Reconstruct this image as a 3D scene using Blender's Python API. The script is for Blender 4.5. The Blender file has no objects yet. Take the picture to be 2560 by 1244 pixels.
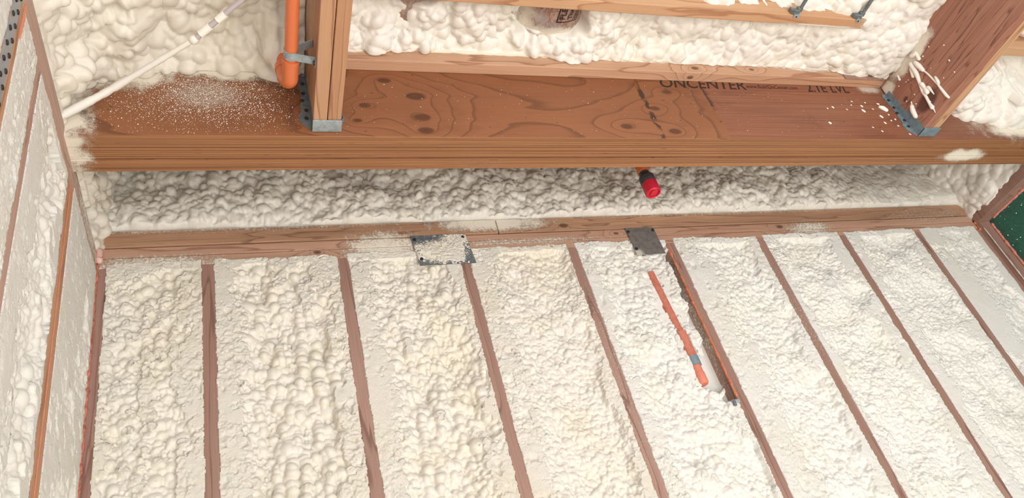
import bpy, bmesh, math, random
import numpy as np
from mathutils import Vector, Matrix

# ------------------------------------------------------------------ frame, camera, world, light, exposure
H0 = 3.10                      # top of the wall framing above the floor (all coordinates below are relative to it)
S = bpy.context.scene
COL = S.collection

cam_d = bpy.data.cameras.new('camera')
cam = bpy.data.objects.new('camera', cam_d)
COL.objects.link(cam)
cam_d.sensor_width = 36.0
cam_d.lens = 36.0 * 1942.3 / 2560.0
cam_d.clip_start = 0.02
_y, _p, _r = 0.4260079, 0.6180367, -0.3026322
_f = Vector((math.sin(_y) * math.cos(_p), math.cos(_y) * math.cos(_p), math.sin(_p)))
_rt = Vector((math.cos(_y), -math.sin(_y), 0))
_up = _rt.cross(_f)
_r2 = _rt * math.cos(_r) + _up * math.sin(_r)
_u2 = _up * math.cos(_r) - _rt * math.sin(_r)
_m = Matrix((_r2, _u2, -_f)).transposed().to_4x4()
_m.translation = Vector((0.07663, -2.02089, -1.61069 + H0))
cam.matrix_world = _m
S.camera = cam

S.view_settings.view_transform = 'Standard'
S.view_settings.look = 'None'
S.view_settings.exposure = 0.24
S.view_settings.gamma = 1.0
S.view_settings.use_curve_mapping = False

w = bpy.data.worlds.new('overcast_daylight')
S.world = w
w.use_nodes = True
w.node_tree.nodes['Background'].inputs[0].default_value = (0.86, 0.93, 1.0, 1)
w.node_tree.nodes['Background'].inputs[1].default_value = 0.95


def area(name, loc, target, sx, sy, power, col):
    d = bpy.data.lights.new(name, 'AREA')
    d.shape = 'RECTANGLE'
    d.size, d.size_y, d.energy, d.color = sx, sy, power, col
    o = bpy.data.objects.new(name, d)
    COL.objects.link(o)
    o.location = loc
    o.rotation_euler = (Vector(target) - Vector(loc)).to_track_quat('-Z', 'Y').to_euler()
    return o


# sun through the open side behind the camera: it lands on the floor and lights the framing from below
sun_d = bpy.data.lights.new('sun', 'SUN')
sun_d.energy = 10.0
sun_d.angle = math.radians(0.6)
sun_d.color = (1.0, 0.96, 0.90)
sun = bpy.data.objects.new('sun', sun_d)
COL.objects.link(sun)
sun.rotation_euler = Vector((0.06, 0.12, -0.99)).to_track_quat('-Z', 'Y').to_euler()
# unseen soft panels added behind the camera as frontal fill, warm left, cool right
area('front_fill_warm', (0.1, -3.0, 1.75), (0.9, 0, 2.9), 2.0, 2.6, 16, (1.0, 0.98, 0.95))
area('front_fill_cool', (2.3, -3.0, 1.75), (1.8, 0, 2.9), 2.0, 2.6, 18, (0.88, 0.95, 1.0))

# ------------------------------------------------------------------ object helpers
RNG = random.Random(7)


def tag(o, label=None, cat=None, group=None, kind=None):
    if label: o['label'] = label
    if cat: o['category'] = cat
    if group: o['group'] = group
    if kind: o['kind'] = kind
    return o


def empty(name, label, cat, group=None):
    o = bpy.data.objects.new(name, None)
    COL.objects.link(o)
    o.empty_display_size = 0.05
    return tag(o, label, cat, group)


def link(name, me, mats, parent=None):
    o = bpy.data.objects.new(name, me)
    COL.objects.link(o)
    for m in (mats if isinstance(mats, (list, tuple)) else [mats]):
        me.materials.append(m)
    if parent: o.parent = parent
    return o


def build(name, bm, mats, parent=None, smooth=None):
    me = bpy.data.meshes.new(name)
    bmesh.ops.recalc_face_normals(bm, faces=bm.faces)
    bm.to_mesh(me)
    bm.free()
    if smooth is not None:
        me.polygons.foreach_set('use_smooth', [True] * len(me.polygons))
        if smooth < 180:
            me.set_sharp_from_angle(angle=math.radians(smooth))
    return link(name, me, mats, parent)


def add_box(bm, lo, hi, bev=0.0, seg=1, mat=0):
    lo, hi = Vector(lo), Vector(hi)
    r = bmesh.ops.create_cube(bm, size=1)
    vs = r['verts']
    for v in vs:
        v.co = Vector([(lo[i] + hi[i]) / 2 + v.co[i] * (hi[i] - lo[i]) for i in range(3)])
    fs = list({f for v in vs for f in v.link_faces})
    for f in fs: f.material_index = mat
    if bev > 0:
        es = list({e for v in vs for e in v.link_edges})
        bmesh.ops.bevel(bm, geom=es, offset=bev, segments=seg, affect='EDGES', profile=0.5)


def box(name, lo, hi, mats, parent=None, bev=0.002, seg=2):
    bm = bmesh.new()
    add_box(bm, lo, hi, bev, seg)
    return build(name, bm, mats, parent)


def frames(pts):
    pts = [Vector(p) for p in pts]
    out = []
    ref = None
    for i, p in enumerate(pts):
        a = pts[max(i - 1, 0)]; b = pts[min(i + 1, len(pts) - 1)]
        t = (b - a).normalized()
        if ref is None:
            ref = t.orthogonal().normalized()
        ref = (ref - t * ref.dot(t)).normalized()
        out.append((p, ref.copy(), t.cross(ref)))
    return out


def add_tube(bm, pts, rad, seg=20, cap=True):
    rad = rad if isinstance(rad, (list, tuple)) else [rad] * len(pts)
    rings = []
    for (p, a, b), r in zip(frames(pts), rad):
        rings.append([bm.verts.new(p + (a * math.cos(2 * math.pi * k / seg) + b * math.sin(2 * math.pi * k / seg)) * r) for k in range(seg)])
    for r0, r1 in zip(rings, rings[1:]):
        for k in range(seg):
            bm.faces.new((r0[k], r0[(k + 1) % seg], r1[(k + 1) % seg], r1[k]))
    if cap:
        bm.faces.new(rings[0]); bm.faces.new(list(reversed(rings[-1])))
    return rings


def tube(name, pts, rad, mats, parent=None, seg=20, smooth=45):
    bm = bmesh.new()
    add_tube(bm, pts, rad, seg)
    return build(name, bm, mats, parent, smooth)


def spline(pts, n=8):
    P = [Vector(p) for p in pts]
    P = [P[0] * 2 - P[1]] + P + [P[-1] * 2 - P[-2]]
    out = []
    for i in range(1, len(P) - 2):
        for k in range(n):
            t = k / n
            out.append(0.5 * ((2 * P[i]) + (P[i + 1] - P[i - 1]) * t + (2 * P[i - 1] - 5 * P[i] + 4 * P[i + 1] - P[i + 2]) * t * t
                              + (3 * P[i] - P[i - 1] - 3 * P[i + 1] + P[i + 2]) * t ** 3))
    out.append(P[-2])
    return out


def slab(bm, outline, to3, t0, t1, mat=0):
    """extruded outline: to3(a, b, depth) -> point"""
    A = [bm.verts.new(to3(a, b, t0)) for a, b in outline]
    B = [bm.verts.new(to3(a, b, t1)) for a, b in outline]
    n = len(A)
    fs = [bm.faces.new(A), bm.faces.new(list(reversed(B)))]
    for i in range(n):
        fs.append(bm.faces.new((A[i], B[i], B[(i + 1) % n], A[(i + 1) % n])))
    for f in fs: f.material_index = mat


# ------------------------------------------------------------------ node helpers
def srgb(r, g, b):
    return tuple((c / 255 / 12.92 if c / 255 <= 0.04045 else ((c / 255 + 0.055) / 1.055) ** 2.4) for c in (r, g, b)) + (1.0,)


class N:
    def __init__(s, name):
        s.m = bpy.data.materials.new(name)
        s.m.use_nodes = True
        s.t = s.m.node_tree
        s.b = s.t.nodes['Principled BSDF']
        s._pos = None

    def _in(s, sock, v):
        if v is None: return
        if hasattr(v, 'is_output'): s.t.links.new(v, sock)
        else:
            if sock.type == 'RGBA' and len(v) == 3: v = tuple(v) + (1,)
            sock.default_value = v

    def pos(s):
        if s._pos is None:
            g = s.t.nodes.new('ShaderNodeNewGeometry').outputs['Position']
            s._pos = s.vm('SUBTRACT', g, (0, 0, H0))
        return s._pos

    def normal(s):
        return s.t.nodes.new('ShaderNodeNewGeometry').outputs['True Normal']

    def vm(s, op, a, b=None, out=0):
        n = s.t.nodes.new('ShaderNodeVectorMath'); n.operation = op
        s._in(n.inputs[0], a); s._in(n.inputs[1], b)
        return n.outputs['Value'] if op in ('LENGTH', 'DISTANCE', 'DOT_PRODUCT') else n.outputs[0]

    def ma(s, op, a, b=None, c=None, clamp=False):
        n = s.t.nodes.new('ShaderNodeMath'); n.operation = op; n.use_clamp = clamp
        s._in(n.inputs[0], a); s._in(n.inputs[1], b); s._in(n.inputs[2], c)
        return n.outputs[0]

    def noise(s, v, scale=5, detail=2, rough=0.5, col=False, dist=0.0):
        n = s.t.nodes.new('ShaderNodeTexNoise')
        s._in(n.inputs['Vector'], v)
        n.inputs['Scale'].default_value = scale; n.inputs['Detail'].default_value = detail
        n.inputs['Roughness'].default_value = rough; n.inputs['Distortion'].default_value = dist
        return n.outputs['Color' if col else 'Fac']

    def voro(s, v, scale=5, feature='F1'):
        n = s.t.nodes.new('ShaderNodeTexVoronoi'); n.feature = feature
        s._in(n.inputs['Vector'], v); n.inputs['Scale'].default_value = scale
        return n.outputs['Distance']

    def step(s, x, a, b, lo=0.0, hi=1.0):
        n = s.t.nodes.new('ShaderNodeMapRange'); n.interpolation_type = 'SMOOTHSTEP'
        s._in(n.inputs[0], x)
        for i, v in enumerate((a, b, lo, hi)): s._in(n.inputs[i + 1], v)
        return n.outputs[0]

    def mix(s, f, a, b, mode='MIX'):
        n = s.t.nodes.new('ShaderNodeMix'); n.data_type = 'RGBA'; n.blend_type = mode
        s._in(n.inputs[0], f); s._in(n.inputs[6], a); s._in(n.inputs[7], b)
        return n.outputs[2]

    def xyz(s, v):
        n = s.t.nodes.new('ShaderNodeSeparateXYZ'); s._in(n.inputs[0], v)
        return n.outputs

    def bump(s, h, dist=0.002, strength=1.0):
        n = s.t.nodes.new('ShaderNodeBump')
        n.inputs['Strength'].default_value = strength; n.inputs['Distance'].default_value = dist
        s._in(n.inputs['Height'], h)
        s.t.links.new(n.outputs[0], s.b.inputs['Normal'])

    def attr(s, name):
        n = s.t.nodes.new('ShaderNodeAttribute'); n.attribute_name = name
        return n.outputs['Fac']

    def fin(s, col, rough=0.6, metal=0.0, spec=0.5):
        s._in(s.b.inputs['Base Color'], col); s._in(s.b.inputs['Roughness'], rough)
        s._in(s.b.inputs['Metallic'], metal); s._in(s.b.inputs['Specular IOR Level'], spec)
        return s.m

    # overspray: list of (centre, radii, strength); returns 0..1 mask with a grainy, ragged edge
    def mist(s, blobs, dusty, grain=650):
        P = s.pos()
        tot = None
        soft = s.noise(P, 22, 3, 0.6)
        for c, r, k in blobs:
            d = s.vm('LENGTH', s.vm('MULTIPLY', s.vm('SUBTRACT', P, c), tuple(1 / x for x in r)))
            d = s.ma('ADD', d, s.ma('MULTIPLY', s.ma('SUBTRACT', soft, 0.5), 0.7))
            e = s.step(d, 1.15, 0.25, 0, k)
            tot = e if tot is None else s.ma('MAXIMUM', tot, e)
        g = s.noise(P, grain, 2, 0.7)
        sp = s.noise(P, 120, 2, 0.55)
        base = s.ma('ADD', s.ma('MULTIPLY', s.step(sp, 0.35, 0.75), dusty), tot if tot is not None else 0.0)
        return s.step(s.ma('ADD', base, s.ma('MULTIPLY', s.ma('SUBTRACT', g, 0.5), 1.3)), 0.36, 0.86)


FOAM_DUST = srgb(232, 224, 208)


def wood(name, axis, light, mid, dark, stretch=14.0, rings=7.0, knots=(), mist=(), dusty=0.08, rough=0.62,
         fibre=0.5, lines=0.7, knotcol=srgb(70, 38, 24), dustcol=FOAM_DUST, extra=None):
    n = N(name)
    P = n.pos()
    sc = [stretch] * 3; sc[axis] = 1.1
    Q = n.vm('MULTIPLY', P, tuple(sc))
    F = n.noise(Q, 1.0, 3, 0.45, dist=0.3)
    F = n.ma('MULTIPLY', F, rings)
    kd = None
    for c, r in knots:
        a = [1.0] * 3; a[axis] = 0.55
        d = n.vm('LENGTH', n.vm('MULTIPLY', n.vm('SUBTRACT', P, c), tuple(x / r for x in a)))
        F = n.ma('ADD', F, n.ma('MULTIPLY', n.ma('EXPONENT', n.ma('MULTIPLY', d, -0.55)), 3.2))
        e = n.step(d, 0.62, 0.34)
        kd = e if kd is None else n.ma('MAXIMUM', kd, e)
    fr = n.ma('FRACT', F)
    line = n.ma('ADD', n.ma('MULTIPLY', n.step(fr, 0.80, 0.95), n.step(fr, 1.0, 0.96)), n.ma('MULTIPLY', n.step(fr, 0.0, 0.9), 0.25))
    tone = n.noise(Q, 0.7, 2, 0.5)
    c = n.mix(n.step(tone, 0.3, 0.7), light, mid)
    c = n.mix(n.ma('MULTIPLY', line, lines), c, dark)
    fs = [260.0] * 3; fs[axis] = 5.0
    fib = n.noise(n.vm('MULTIPLY', P, tuple(fs)), 1.0, 2, 0.6)
    c = n.mix(n.ma('MULTIPLY', n.step(fib, 0.40, 0.72), fibre), c, dark)
    if kd is not None:
        c = n.mix(n.ma('MULTIPLY', kd, 0.75), c, knotcol)
    if extra: c = extra(n, c)
    m = n.mist(mist, dusty)
    c = n.mix(m, c, dustcol)
    n.bump(n.ma('ADD', n.ma('MULTIPLY', fib, 0.25), m), 0.0012, 0.8)
    return n.fin(c, n.ma('ADD', n.ma('MULTIPLY', m, 0.25), rough), 0, 0.35)


def foam_mat(name, a, b, rough=0.42):
    n = N(name)
    P = n.pos()
    t = n.attr('trim')
    big = n.noise(P, 5, 3, 0.6)
    c = n.mix(n.step(big, 0.42, 0.75), a, b)
    fine = n.noise(P, 420, 3, 0.65)
    mid = n.noise(P, 150, 2, 0.6)
    pit = n.noise(P, 90, 2, 0.6)
    c = n.mix(n.ma('MULTIPLY', n.step(pit, 0.66, 0.8), n.ma('MULTIPLY', t, 0.3)), c, srgb(205, 188, 150))
    h = n.ma('ADD', n.ma('MULTIPLY', fine, n.ma('ADD', n.ma('MULTIPLY', t, 1.3), 0.10)), n.ma('MULTIPLY', mid, n.ma('ADD', n.ma('MULTIPLY', t, 0.8), 0.25)))
    n.bump(h, 0.0016, 0.8)
    return n.fin(c, n.ma('ADD', n.ma('MULTIPLY', t, 0.4), rough), 0, 0.4)


def plain(name, col, rough=0.5, metal=0.0, mist=(), dusty=0.0, scuff=None, grain=650):
    n = N(name)
    c = col
    P = n.pos()
    if scuff:
        c = n.mix(n.step(n.noise(P, 60, 4, 0.7), 0.4, 0.65), col, scuff)
    if mist or dusty:
        m = n.mist(mist, dusty, grain)
        c = n.mix(m, c, FOAM_DUST)
        n.bump(m, 0.0015, 1.0)
        metal_ = n.ma('MULTIPLY', n.ma('SUBTRACT', 1.0, m), metal)
        rough_ = n.ma('ADD', n.ma('MULTIPLY', m, 0.35), rough)
        return n.fin(c, rough_, metal_)
    n.bump(n.noise(P, 300, 2), 0.0004, 0.5)
    return n.fin(c, rough, metal)


# ------------------------------------------------------------------ spray foam: bubbled height fields
def vnoise(rng, u, v, cu, cv):
    """smooth value noise on the outer grid u x v with cells cu, cv (metres)"""
    nu = int((u[-1] - u[0]) / cu) + 3; nv = int((v[-1] - v[0]) / cv) + 3
    G = rng.random((nu + 1, nv + 1)) * 2 - 1
    fu = (u - u[0]) / cu + rng.random(); fv = (v - v[0]) / cv + rng.random()
    iu = np.floor(fu).astype(int); iv = np.floor(fv).astype(int)
    tu = fu - iu; tv = fv - iv
    tu = (tu * tu * (3 - 2 * tu))[:, None]; tv = (tv * tv * (3 - 2 * tv))[None, :]
    iu = np.clip(iu, 0, nu - 1); iv = np.clip(iv, 0, nv - 1)
    a = G[np.ix_(iu, iv)]; b = G[np.ix_(iu + 1, iv)]; c = G[np.ix_(iu, iv + 1)]; d = G[np.ix_(iu + 1, iv + 1)]
    return a * (1 - tu) * (1 - tv) + b * tu * (1 - tv) + c * (1 - tu) * tv + d * tu * tv


def fbm(rng, u, v, cell, octs=3, gain=0.5):
    F = 0; a = 1.0
    for _ in range(octs):
        F = F + a * vnoise(rng, u, v, cell, cell); a *= gain; cell *= 0.5
    return F


def sstep(x, a, b):
    t = np.clip((x - a) / (b - a), 0, 1)
    return t * t * (3 - 2 * t)


def domes(u, v, G, cu, cv, z0, ru, rv, an, hk, WU, WV, pad0):
    """raise G to the union of rounded domes"""
    du = u[1] - u[0]; dv = v[1] - v[0]
    for i in range(len(cu)):
        pad = max(ru[i], rv[i]) + pad0
        i0 = max(0, int((cu[i] - pad - u[0]) / du)); i1 = min(len(u), int((cu[i] + pad - u[0]) / du) + 2)
        j0 = max(0, int((cv[i] - pad - v[0]) / dv)); j1 = min(len(v), int((cv[i] + pad - v[0]) / dv) + 2)
        if i1 - i0 < 2 or j1 - j0 < 2: continue
        x = u[i0:i1, None] + WU[i0:i1, j0:j1] - cu[i]; y = v[None, j0:j1] + WV[i0:i1, j0:j1] - cv[i]
        c, s = math.cos(an[i]), math.sin(an[i])
        X = (x * c + y * s) / ru[i]; Y = (-x * s + y * c) / rv[i]
        d2 = X * X + Y * Y
        m = d2 < 1
        z = z0[i] + hk[i] * np.sqrt(np.where(m, 1 - d2, 0))
        P = G[i0:i1, j0:j1]
        np.copyto(P, z, where=m & (z > P))
    return G


def bubbles(rng, u, v, B, rmin, rmax, cover, k=1.0, aniso=1.0, ang=0.0, sink=0.35, warp=0.003, mask=None, G=None, jit=0.3, chains=0.0):
    """cover the base surface B with round bubbles; chains makes a share of them run in caterpillar rows up the v direction"""
    du = u[1] - u[0]; dv = v[1] - v[0]
    G = B.copy() if G is None else G
    wc = max(rmax * 1.2, 0.008)
    WU = vnoise(rng, u, v, wc, wc) * warp; WV = vnoise(rng, u, v, wc, wc) * warp
    A = (u[-1] - u[0]) * (v[-1] - v[0])
    rm = math.sqrt(rmin * rmax)
    n = int(cover * A / (math.pi * rm * rm * aniso))
    R = np.exp(rng.uniform(math.log(rmin), math.log(rmax), n))
    cu = rng.uniform(u[0] - rmin, u[-1] + rmin, n); cv = rng.uniform(v[0] - rmin, v[-1] + rmin, n)
    lift = np.zeros(n)
    if chains > 0:
        i = 0
        while i < n * chains:
            L = int(rng.integers(4, 11)); r = rng.uniform(rm, rmax)
            x, y = cu[i], cv[i]; lf = rng.uniform(0.2, 0.6) * r
            for j in range(i, min(n, i + L)):
                cu[j] = x; cv[j] = y; R[j] = r * rng.uniform(0.8, 1.1); lift[j] = lf
                y -= r * rng.uniform(0.7, 1.0); x += rng.normal(0, 0.16 * r)
            i += L
    an = ang + rng.normal(0, 0.5, n)
    q = rng.uniform(0.75, 1.3, n)
    ru, rv = R * np.sqrt(q), R * aniso / np.sqrt(q)
    ic = np.clip(((cu - u[0]) / du).astype(int), 0, len(u) - 1); jc = np.clip(((cv - v[0]) / dv).astype(int), 0, len(v) - 1)
    kk = k * rng.uniform(0.8, 1.1, n)
    if mask is not None: kk = kk * mask[ic, jc]
    hk = R * kk
    z0 = B[ic, jc] - sink * hk + lift * kk + R * jit * rng.uniform(-1, 1, n) * kk
    return domes(u, v, G, cu, cv, z0, ru, rv, an, hk, WU, WV, warp + 0.002)


def sheet(name, mat, axes, u, v, h, trim=None, back=0.06, label=None, cat=None, group=None, mapf=None):
    """axes = (iu, iv, inn, sign): world axis of u, of v, of the normal and the sign of the normal"""
    iu, iv, inn, sg = axes
    nu, nv = h.shape
    co = np.zeros((nu, nv, 3), np.float32)
    co[..., iu] = u[:, None]; co[..., iv] = v[None, :]; co[..., inn] = sg * h
    if mapf: co = mapf(u[:, None] + 0 * h, v[None, :] + 0 * h, h).astype(np.float32)
    idx = np.arange(nu * nv).reshape(nu, nv)
    q = np.stack([idx[:-1, :-1], idx[1:, :-1], idx[1:, 1:], idx[:-1, 1:]], -1).reshape(-1, 4)
    # skirt
    ring = np.concatenate([idx[:, 0], idx[-1, 1:], idx[-2::-1, -1], idx[0, -2:0:-1]])
    sk = co.reshape(-1, 3)[ring].copy()
    sk[:, inn] = sg * (float(np.min(h)) - back)
    if mapf: sk = mapf(u[:, None] + 0 * h, v[None, :] + 0 * h, 0 * h + float(np.min(h)) - back).astype(np.float32).reshape(-1, 3)[ring]
    base = nu * nv
    nr = len(ring)
    a = ring; b = np.roll(ring, -1); c = base + np.arange(nr); d = np.roll(c, -1)
    q2 = np.stack([b, a, c, d], -1)
    cr = [0] * 3; cr[iu] = 1
    e1 = Vector(cr); cr = [0] * 3; cr[iv] = 1
    e2 = Vector(cr)
    flip = e1.cross(e2)[inn] * sg < 0
    Q = np.concatenate([q, q2])
    last = c[::-1].copy()
    if flip:
        Q = Q[:, ::-1]; last = last[::-1]
    verts = np.concatenate([co.reshape(-1, 3), sk])
    me = bpy.data.meshes.new(name)
    me.vertices.add(len(verts)); me.vertices.foreach_set('co', verts.ravel())
    if mapf: last = last[:0]
    nl = len(Q) * 4 + len(last)
    me.loops.add(nl)
    me.loops.foreach_set('vertex_index', np.concatenate([Q.ravel(), last]).astype(np.int32))
    npoly = len(Q) + (0 if mapf else 1)
    me.polygons.add(npoly)
    me.polygons.foreach_set('loop_start', (np.arange(npoly) * 4).astype(np.int32))
    sm = np.ones(npoly, bool); sm[len(q):] = False
    me.update(calc_edges=True)
    me.polygons.foreach_set('use_smooth', sm)
    at = me.attributes.new('trim', 'FLOAT', 'POINT')
    tv = np.zeros(len(verts), np.float32)
    if trim is not None: tv[:nu * nv] = trim.ravel()
    at.data.foreach_set('value', tv)
    me.validate()
    o = link(name, me, mat)
    tag(o, label, cat, group)
    return o


foam_cream = foam_mat('spray_foam_cream', srgb(224, 218, 206), srgb(222, 214, 196))
foam_white = foam_mat('spray_foam_white', srgb(228, 224, 216), srgb(226, 221, 209), 0.5)
foam_pale = foam_mat('spray_foam_pale', srgb(226, 223, 216), srgb(224, 219, 208), 0.45)


def bay_foam(seed, X0, X1, zb, label, left=0.30, right=0.12, depth=0.026, bub=(0.007, 0.019), bumps=0.006, cover=2.6, chains=0.15, amp=1.0,
             aniso=1.0, ang=0.0, mat=None, smooth_trim=0.0, mods=None, res=0.0023, axes=(0, 2, 1, -1), zt=-0.004, wires=(), rough=1.0,
             group='foam filled stud bays'):
    """foam between two studs; u runs across the bay, v up the wall, h is measured out of the stud faces"""
    rng = np.random.default_rng(seed)
    W = X1 - X0
    u = np.arange(X0 - 0.010, X1 + 0.010 + res / 2, res)
    v = np.arange(zb, zt + res / 2, res)
    wob = fbm(rng, u, v, 0.16, 3, 0.6)
    su = (u[:, None] - X0) / W
    # sprayed full and shaved flush beside the studs, lower and raw in the middle
    full = np.maximum(sstep(su + wob * 0.11, left * 1.5, left * 0.25), sstep(su + wob * 0.09, 1 - right * 1.5, 1 - right * 0.25))
    top = sstep(v[None, :] + wob * 0.02, zt - 0.06, zt - 0.015)
    full = np.maximum(full, top * 0.85)
    base = -depth * (1 - full) + 0.010 * full + wob * 0.011
    for (x, r, z0, z1) in wires:     # cables buried in the foam leave long ridges
        xx = x + 0.006 * np.sin(v * 9.0)[None, :] + 0.003 * np.sin(v * 31.0)[None, :]
        on = sstep(v, z0 - 0.03, z0 + 0.02)[None, :] * sstep(v, z1 + 0.03, z1 - 0.02)[None, :]
        base = np.maximum(base, np.where(on > 0, -0.012 + on * np.sqrt(np.maximum(r * r - (u[:, None] - xx) ** 2, 0)) * 1.0 - (1 - on) * 0.03, -1))
    base = base + bumps * vnoise(rng, u, v, 0.055, 0.07) + 0.5 * bumps * vnoise(rng, u, v, 0.028, 0.034)
    G = base - bub[0] * 0.8
    G = bubbles(rng, u, v, base - 0.004, bub[0] * 0.45, bub[0] * 0.95, 1.6, 1.0 * amp, 1, ang, 0.3, 0.0015, G=G, jit=0.4)
    G = bubbles(rng, u, v, base - 0.002, bub[0], bub[1], cover, 1.0 * amp, aniso, ang, 0.45, 0.0025, G=G, jit=0.35, chains=chains)
    F = bubbles(rng, u, v, base, bub[1], bub[1] * 1.45, 0.12, 0.85 * amp, aniso, ang, 0.35, 0.004, G=G, jit=0.3)
    cap = 0.0018 + 0.0010 * fbm(rng, u, v, 0.05, 2)
    trim = sstep(F, cap - 0.0008, cap + 0.0008)
    tear = fbm(rng, u, v, 0.013, 3, 0.8)
    grit_ = vnoise(rng, u, v, 0.0045, 0.0045)
    chips = np.minimum(0, fbm(rng, u, v, 0.024, 2, 0.8) + 0.35) * 0.012
    smooth_patch = sstep(fbm(rng, u, v, 0.09, 2), 0.15, 0.55)
    rg_ = rough * (1 - smooth_trim) * (1 - 0.75 * smooth_patch)
    flat = cap + (tear * 0.0020 + grit_ * 0.0010 + chips) * rg_
    h = np.where(F > cap, np.minimum(flat, F), F)
    # ragged lips along studs and plate
    e = np.minimum(u[:, None] - X0, X1 - u[:, None])
    rag = np.abs(vnoise(rng, u, v, 0.03, 0.011)) * 0.55 + np.abs(vnoise(rng, u, v, 0.2, 0.06)) * 0.7 + np.abs(vnoise(rng, u, v, 0.006, 0.006)) * 0.25
    h = np.where(e < 0.004, np.minimum(np.maximum(h, 0.0008 + tear * 0.001), 0.003), h)
    h = np.where(e < -0.0060 * rag + 0.0012, -0.012, h)
    topr = v[None, :] - (zt - 0.016 + 0.006 * fbm(rng, u, v, 0.06, 2, 0.6) + 0.002 * vnoise(rng, u, v, 0.009, 0.009))
    h = np.where((topr > -0.028) & (topr < 0) & (e > 0), np.maximum(h, 0.001 + tear * 0.001), h)
    h = np.where(topr > 0, -0.012, h)
    if mods: h, trim = mods(rng, u, v, h, trim)
    return sheet('spray_foam', mat or foam_cream, axes, u, v, h, trim, 0.05, label, 'foam', group)


def cauliflower(rng, u, v, base, lump, bub, amp=1.0, aniso=1.4, ang=0.0, cov=2.2, fine=True, mask=None):
    L = bubbles(rng, u, v, base, lump[0], lump[1], 1.8, 0.75 * amp, aniso, ang, 0.45, 0.012, jit=0.25, mask=mask)
    G = L.copy()
    if fine: G = bubbles(rng, u, v, L - 0.002, 0.004, 0.009, 1.0, 1.0 * amp, 1, ang, 0.35, 0.0015, G=G, mask=mask)
    return bubbles(rng, u, v, L - 0.001, bub[0], bub[1], cov, 1.0 * amp, 1 + (aniso - 1) * 0.6, ang, 0.30, 0.003, G=G, jit=0.4, chains=0.12, mask=mask)


def rim_foam(seed, axes, u, v, base, label, group, lump=(0.03, 0.075), bub=(0.008, 0.024), amp=1.0, aniso=1.5, ang=0.0, mat=None, trim=None,
             cov=2.4, fine=True, mods=None, back=0.05, mapf=None):
    rng = np.random.default_rng(seed)
    base = base + fbm(rng, u, v, 0.22, 3, 0.6) * 0.014 * amp
    F = cauliflower(rng, u, v, base, lump, bub, amp, aniso, ang, cov, fine)
    if mods: F = mods(rng, u, v, F)
    return sheet('spray_foam', mat or foam_white, axes, u, v, F, trim, back, label, 'foam', group, mapf)


# ------------------------------------------------------------------ materials
OV = FOAM_DUST
stud_m = wood('stud_wood', 2, srgb(172, 138, 124), srgb(154, 120, 106), srgb(120, 88, 76), dusty=0.36, rings=5, fibre=0.35,
              mist=[((1.602, 0.03, -0.36), (0.009, 0.10, 0.45), 0.55), ((0.102, 0, -0.42), (0.05, 0.05, 0.2), 0.28), ((0.102, 0, -0.62), (0.05, 0.05, 0.05), 0.55), ((1.626, 0, -0.3), (0.06, 0.06, 0.5), 0.1),
                    ((1.22, 0, -0.5), (0.06, 0.05, 0.6), 0.22), ((0.91, 0, -0.25), (0.05, 0.05, 0.14), 0.3), ((2.032, 0, -0.4), (0.05, 0.05, 0.35), 0.25)])
stud_l = wood('left_stud_wood', 2, srgb(196, 162, 146), srgb(178, 144, 128), srgb(142, 108, 94), dusty=0.46, rings=6, fibre=0.35)
stud_o = wood('left_orange_stud_wood', 2, srgb(206, 160, 126), srgb(190, 142, 108), srgb(152, 108, 80), dusty=0.12, rings=6, fibre=0.3)
plate_l = wood('left_plate_wood', 1, srgb(200, 168, 152), srgb(182, 150, 134), srgb(148, 114, 100), dusty=0.46, rings=6, fibre=0.3, mist=[((-0.305, -0.15, 0.0), (0.05, 0.25, 0.07), 0.6)])
plate_mist = [((0.55, -0.0, 0.0), (0.18, 0.1, 0.09), 0.75), ((0.12, 0, 0.115), (1.0, 0.08, 0.036), 0.55), ((0.95, 0.0, 0.09), (0.30, 0.1, 0.055), 0.85),
              ((-0.15, 0, -0.03), (0.28, 0.1, 0.05), 0.62), ((2.0, 0, 0.115), (1.2, 0.08, 0.03), 0.55), ((1.02, 0, 0.0), (0.5, 0.1, 0.02), 0.5),
              ((2.30, 0, 0.005), (0.16, 0.1, 0.05), 0.6), ((3.0, 0, 0.06), (0.4, 0.1, 0.06), 0.3)]
plate_m = wood('plate_wood', 0, srgb(200, 160, 136), srgb(184, 144, 120), srgb(150, 108, 86), dusty=0.40, rings=6, mist=plate_mist, fibre=0.35,
               knots=[((1.42, 0, 0.02), 0.012), ((2.16, 0, 0.02), 0.018), ((0.33, 0, -0.01), 0.014)])
plate_top_m = wood('rim_plate_wood', 0, srgb(196, 152, 120), srgb(174, 134, 106), srgb(130, 98, 78), dusty=0.32, rings=9, mist=plate_mist, fibre=0.5,
                   knots=[((1.22, 0, 0.065), 0.02)])

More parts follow.
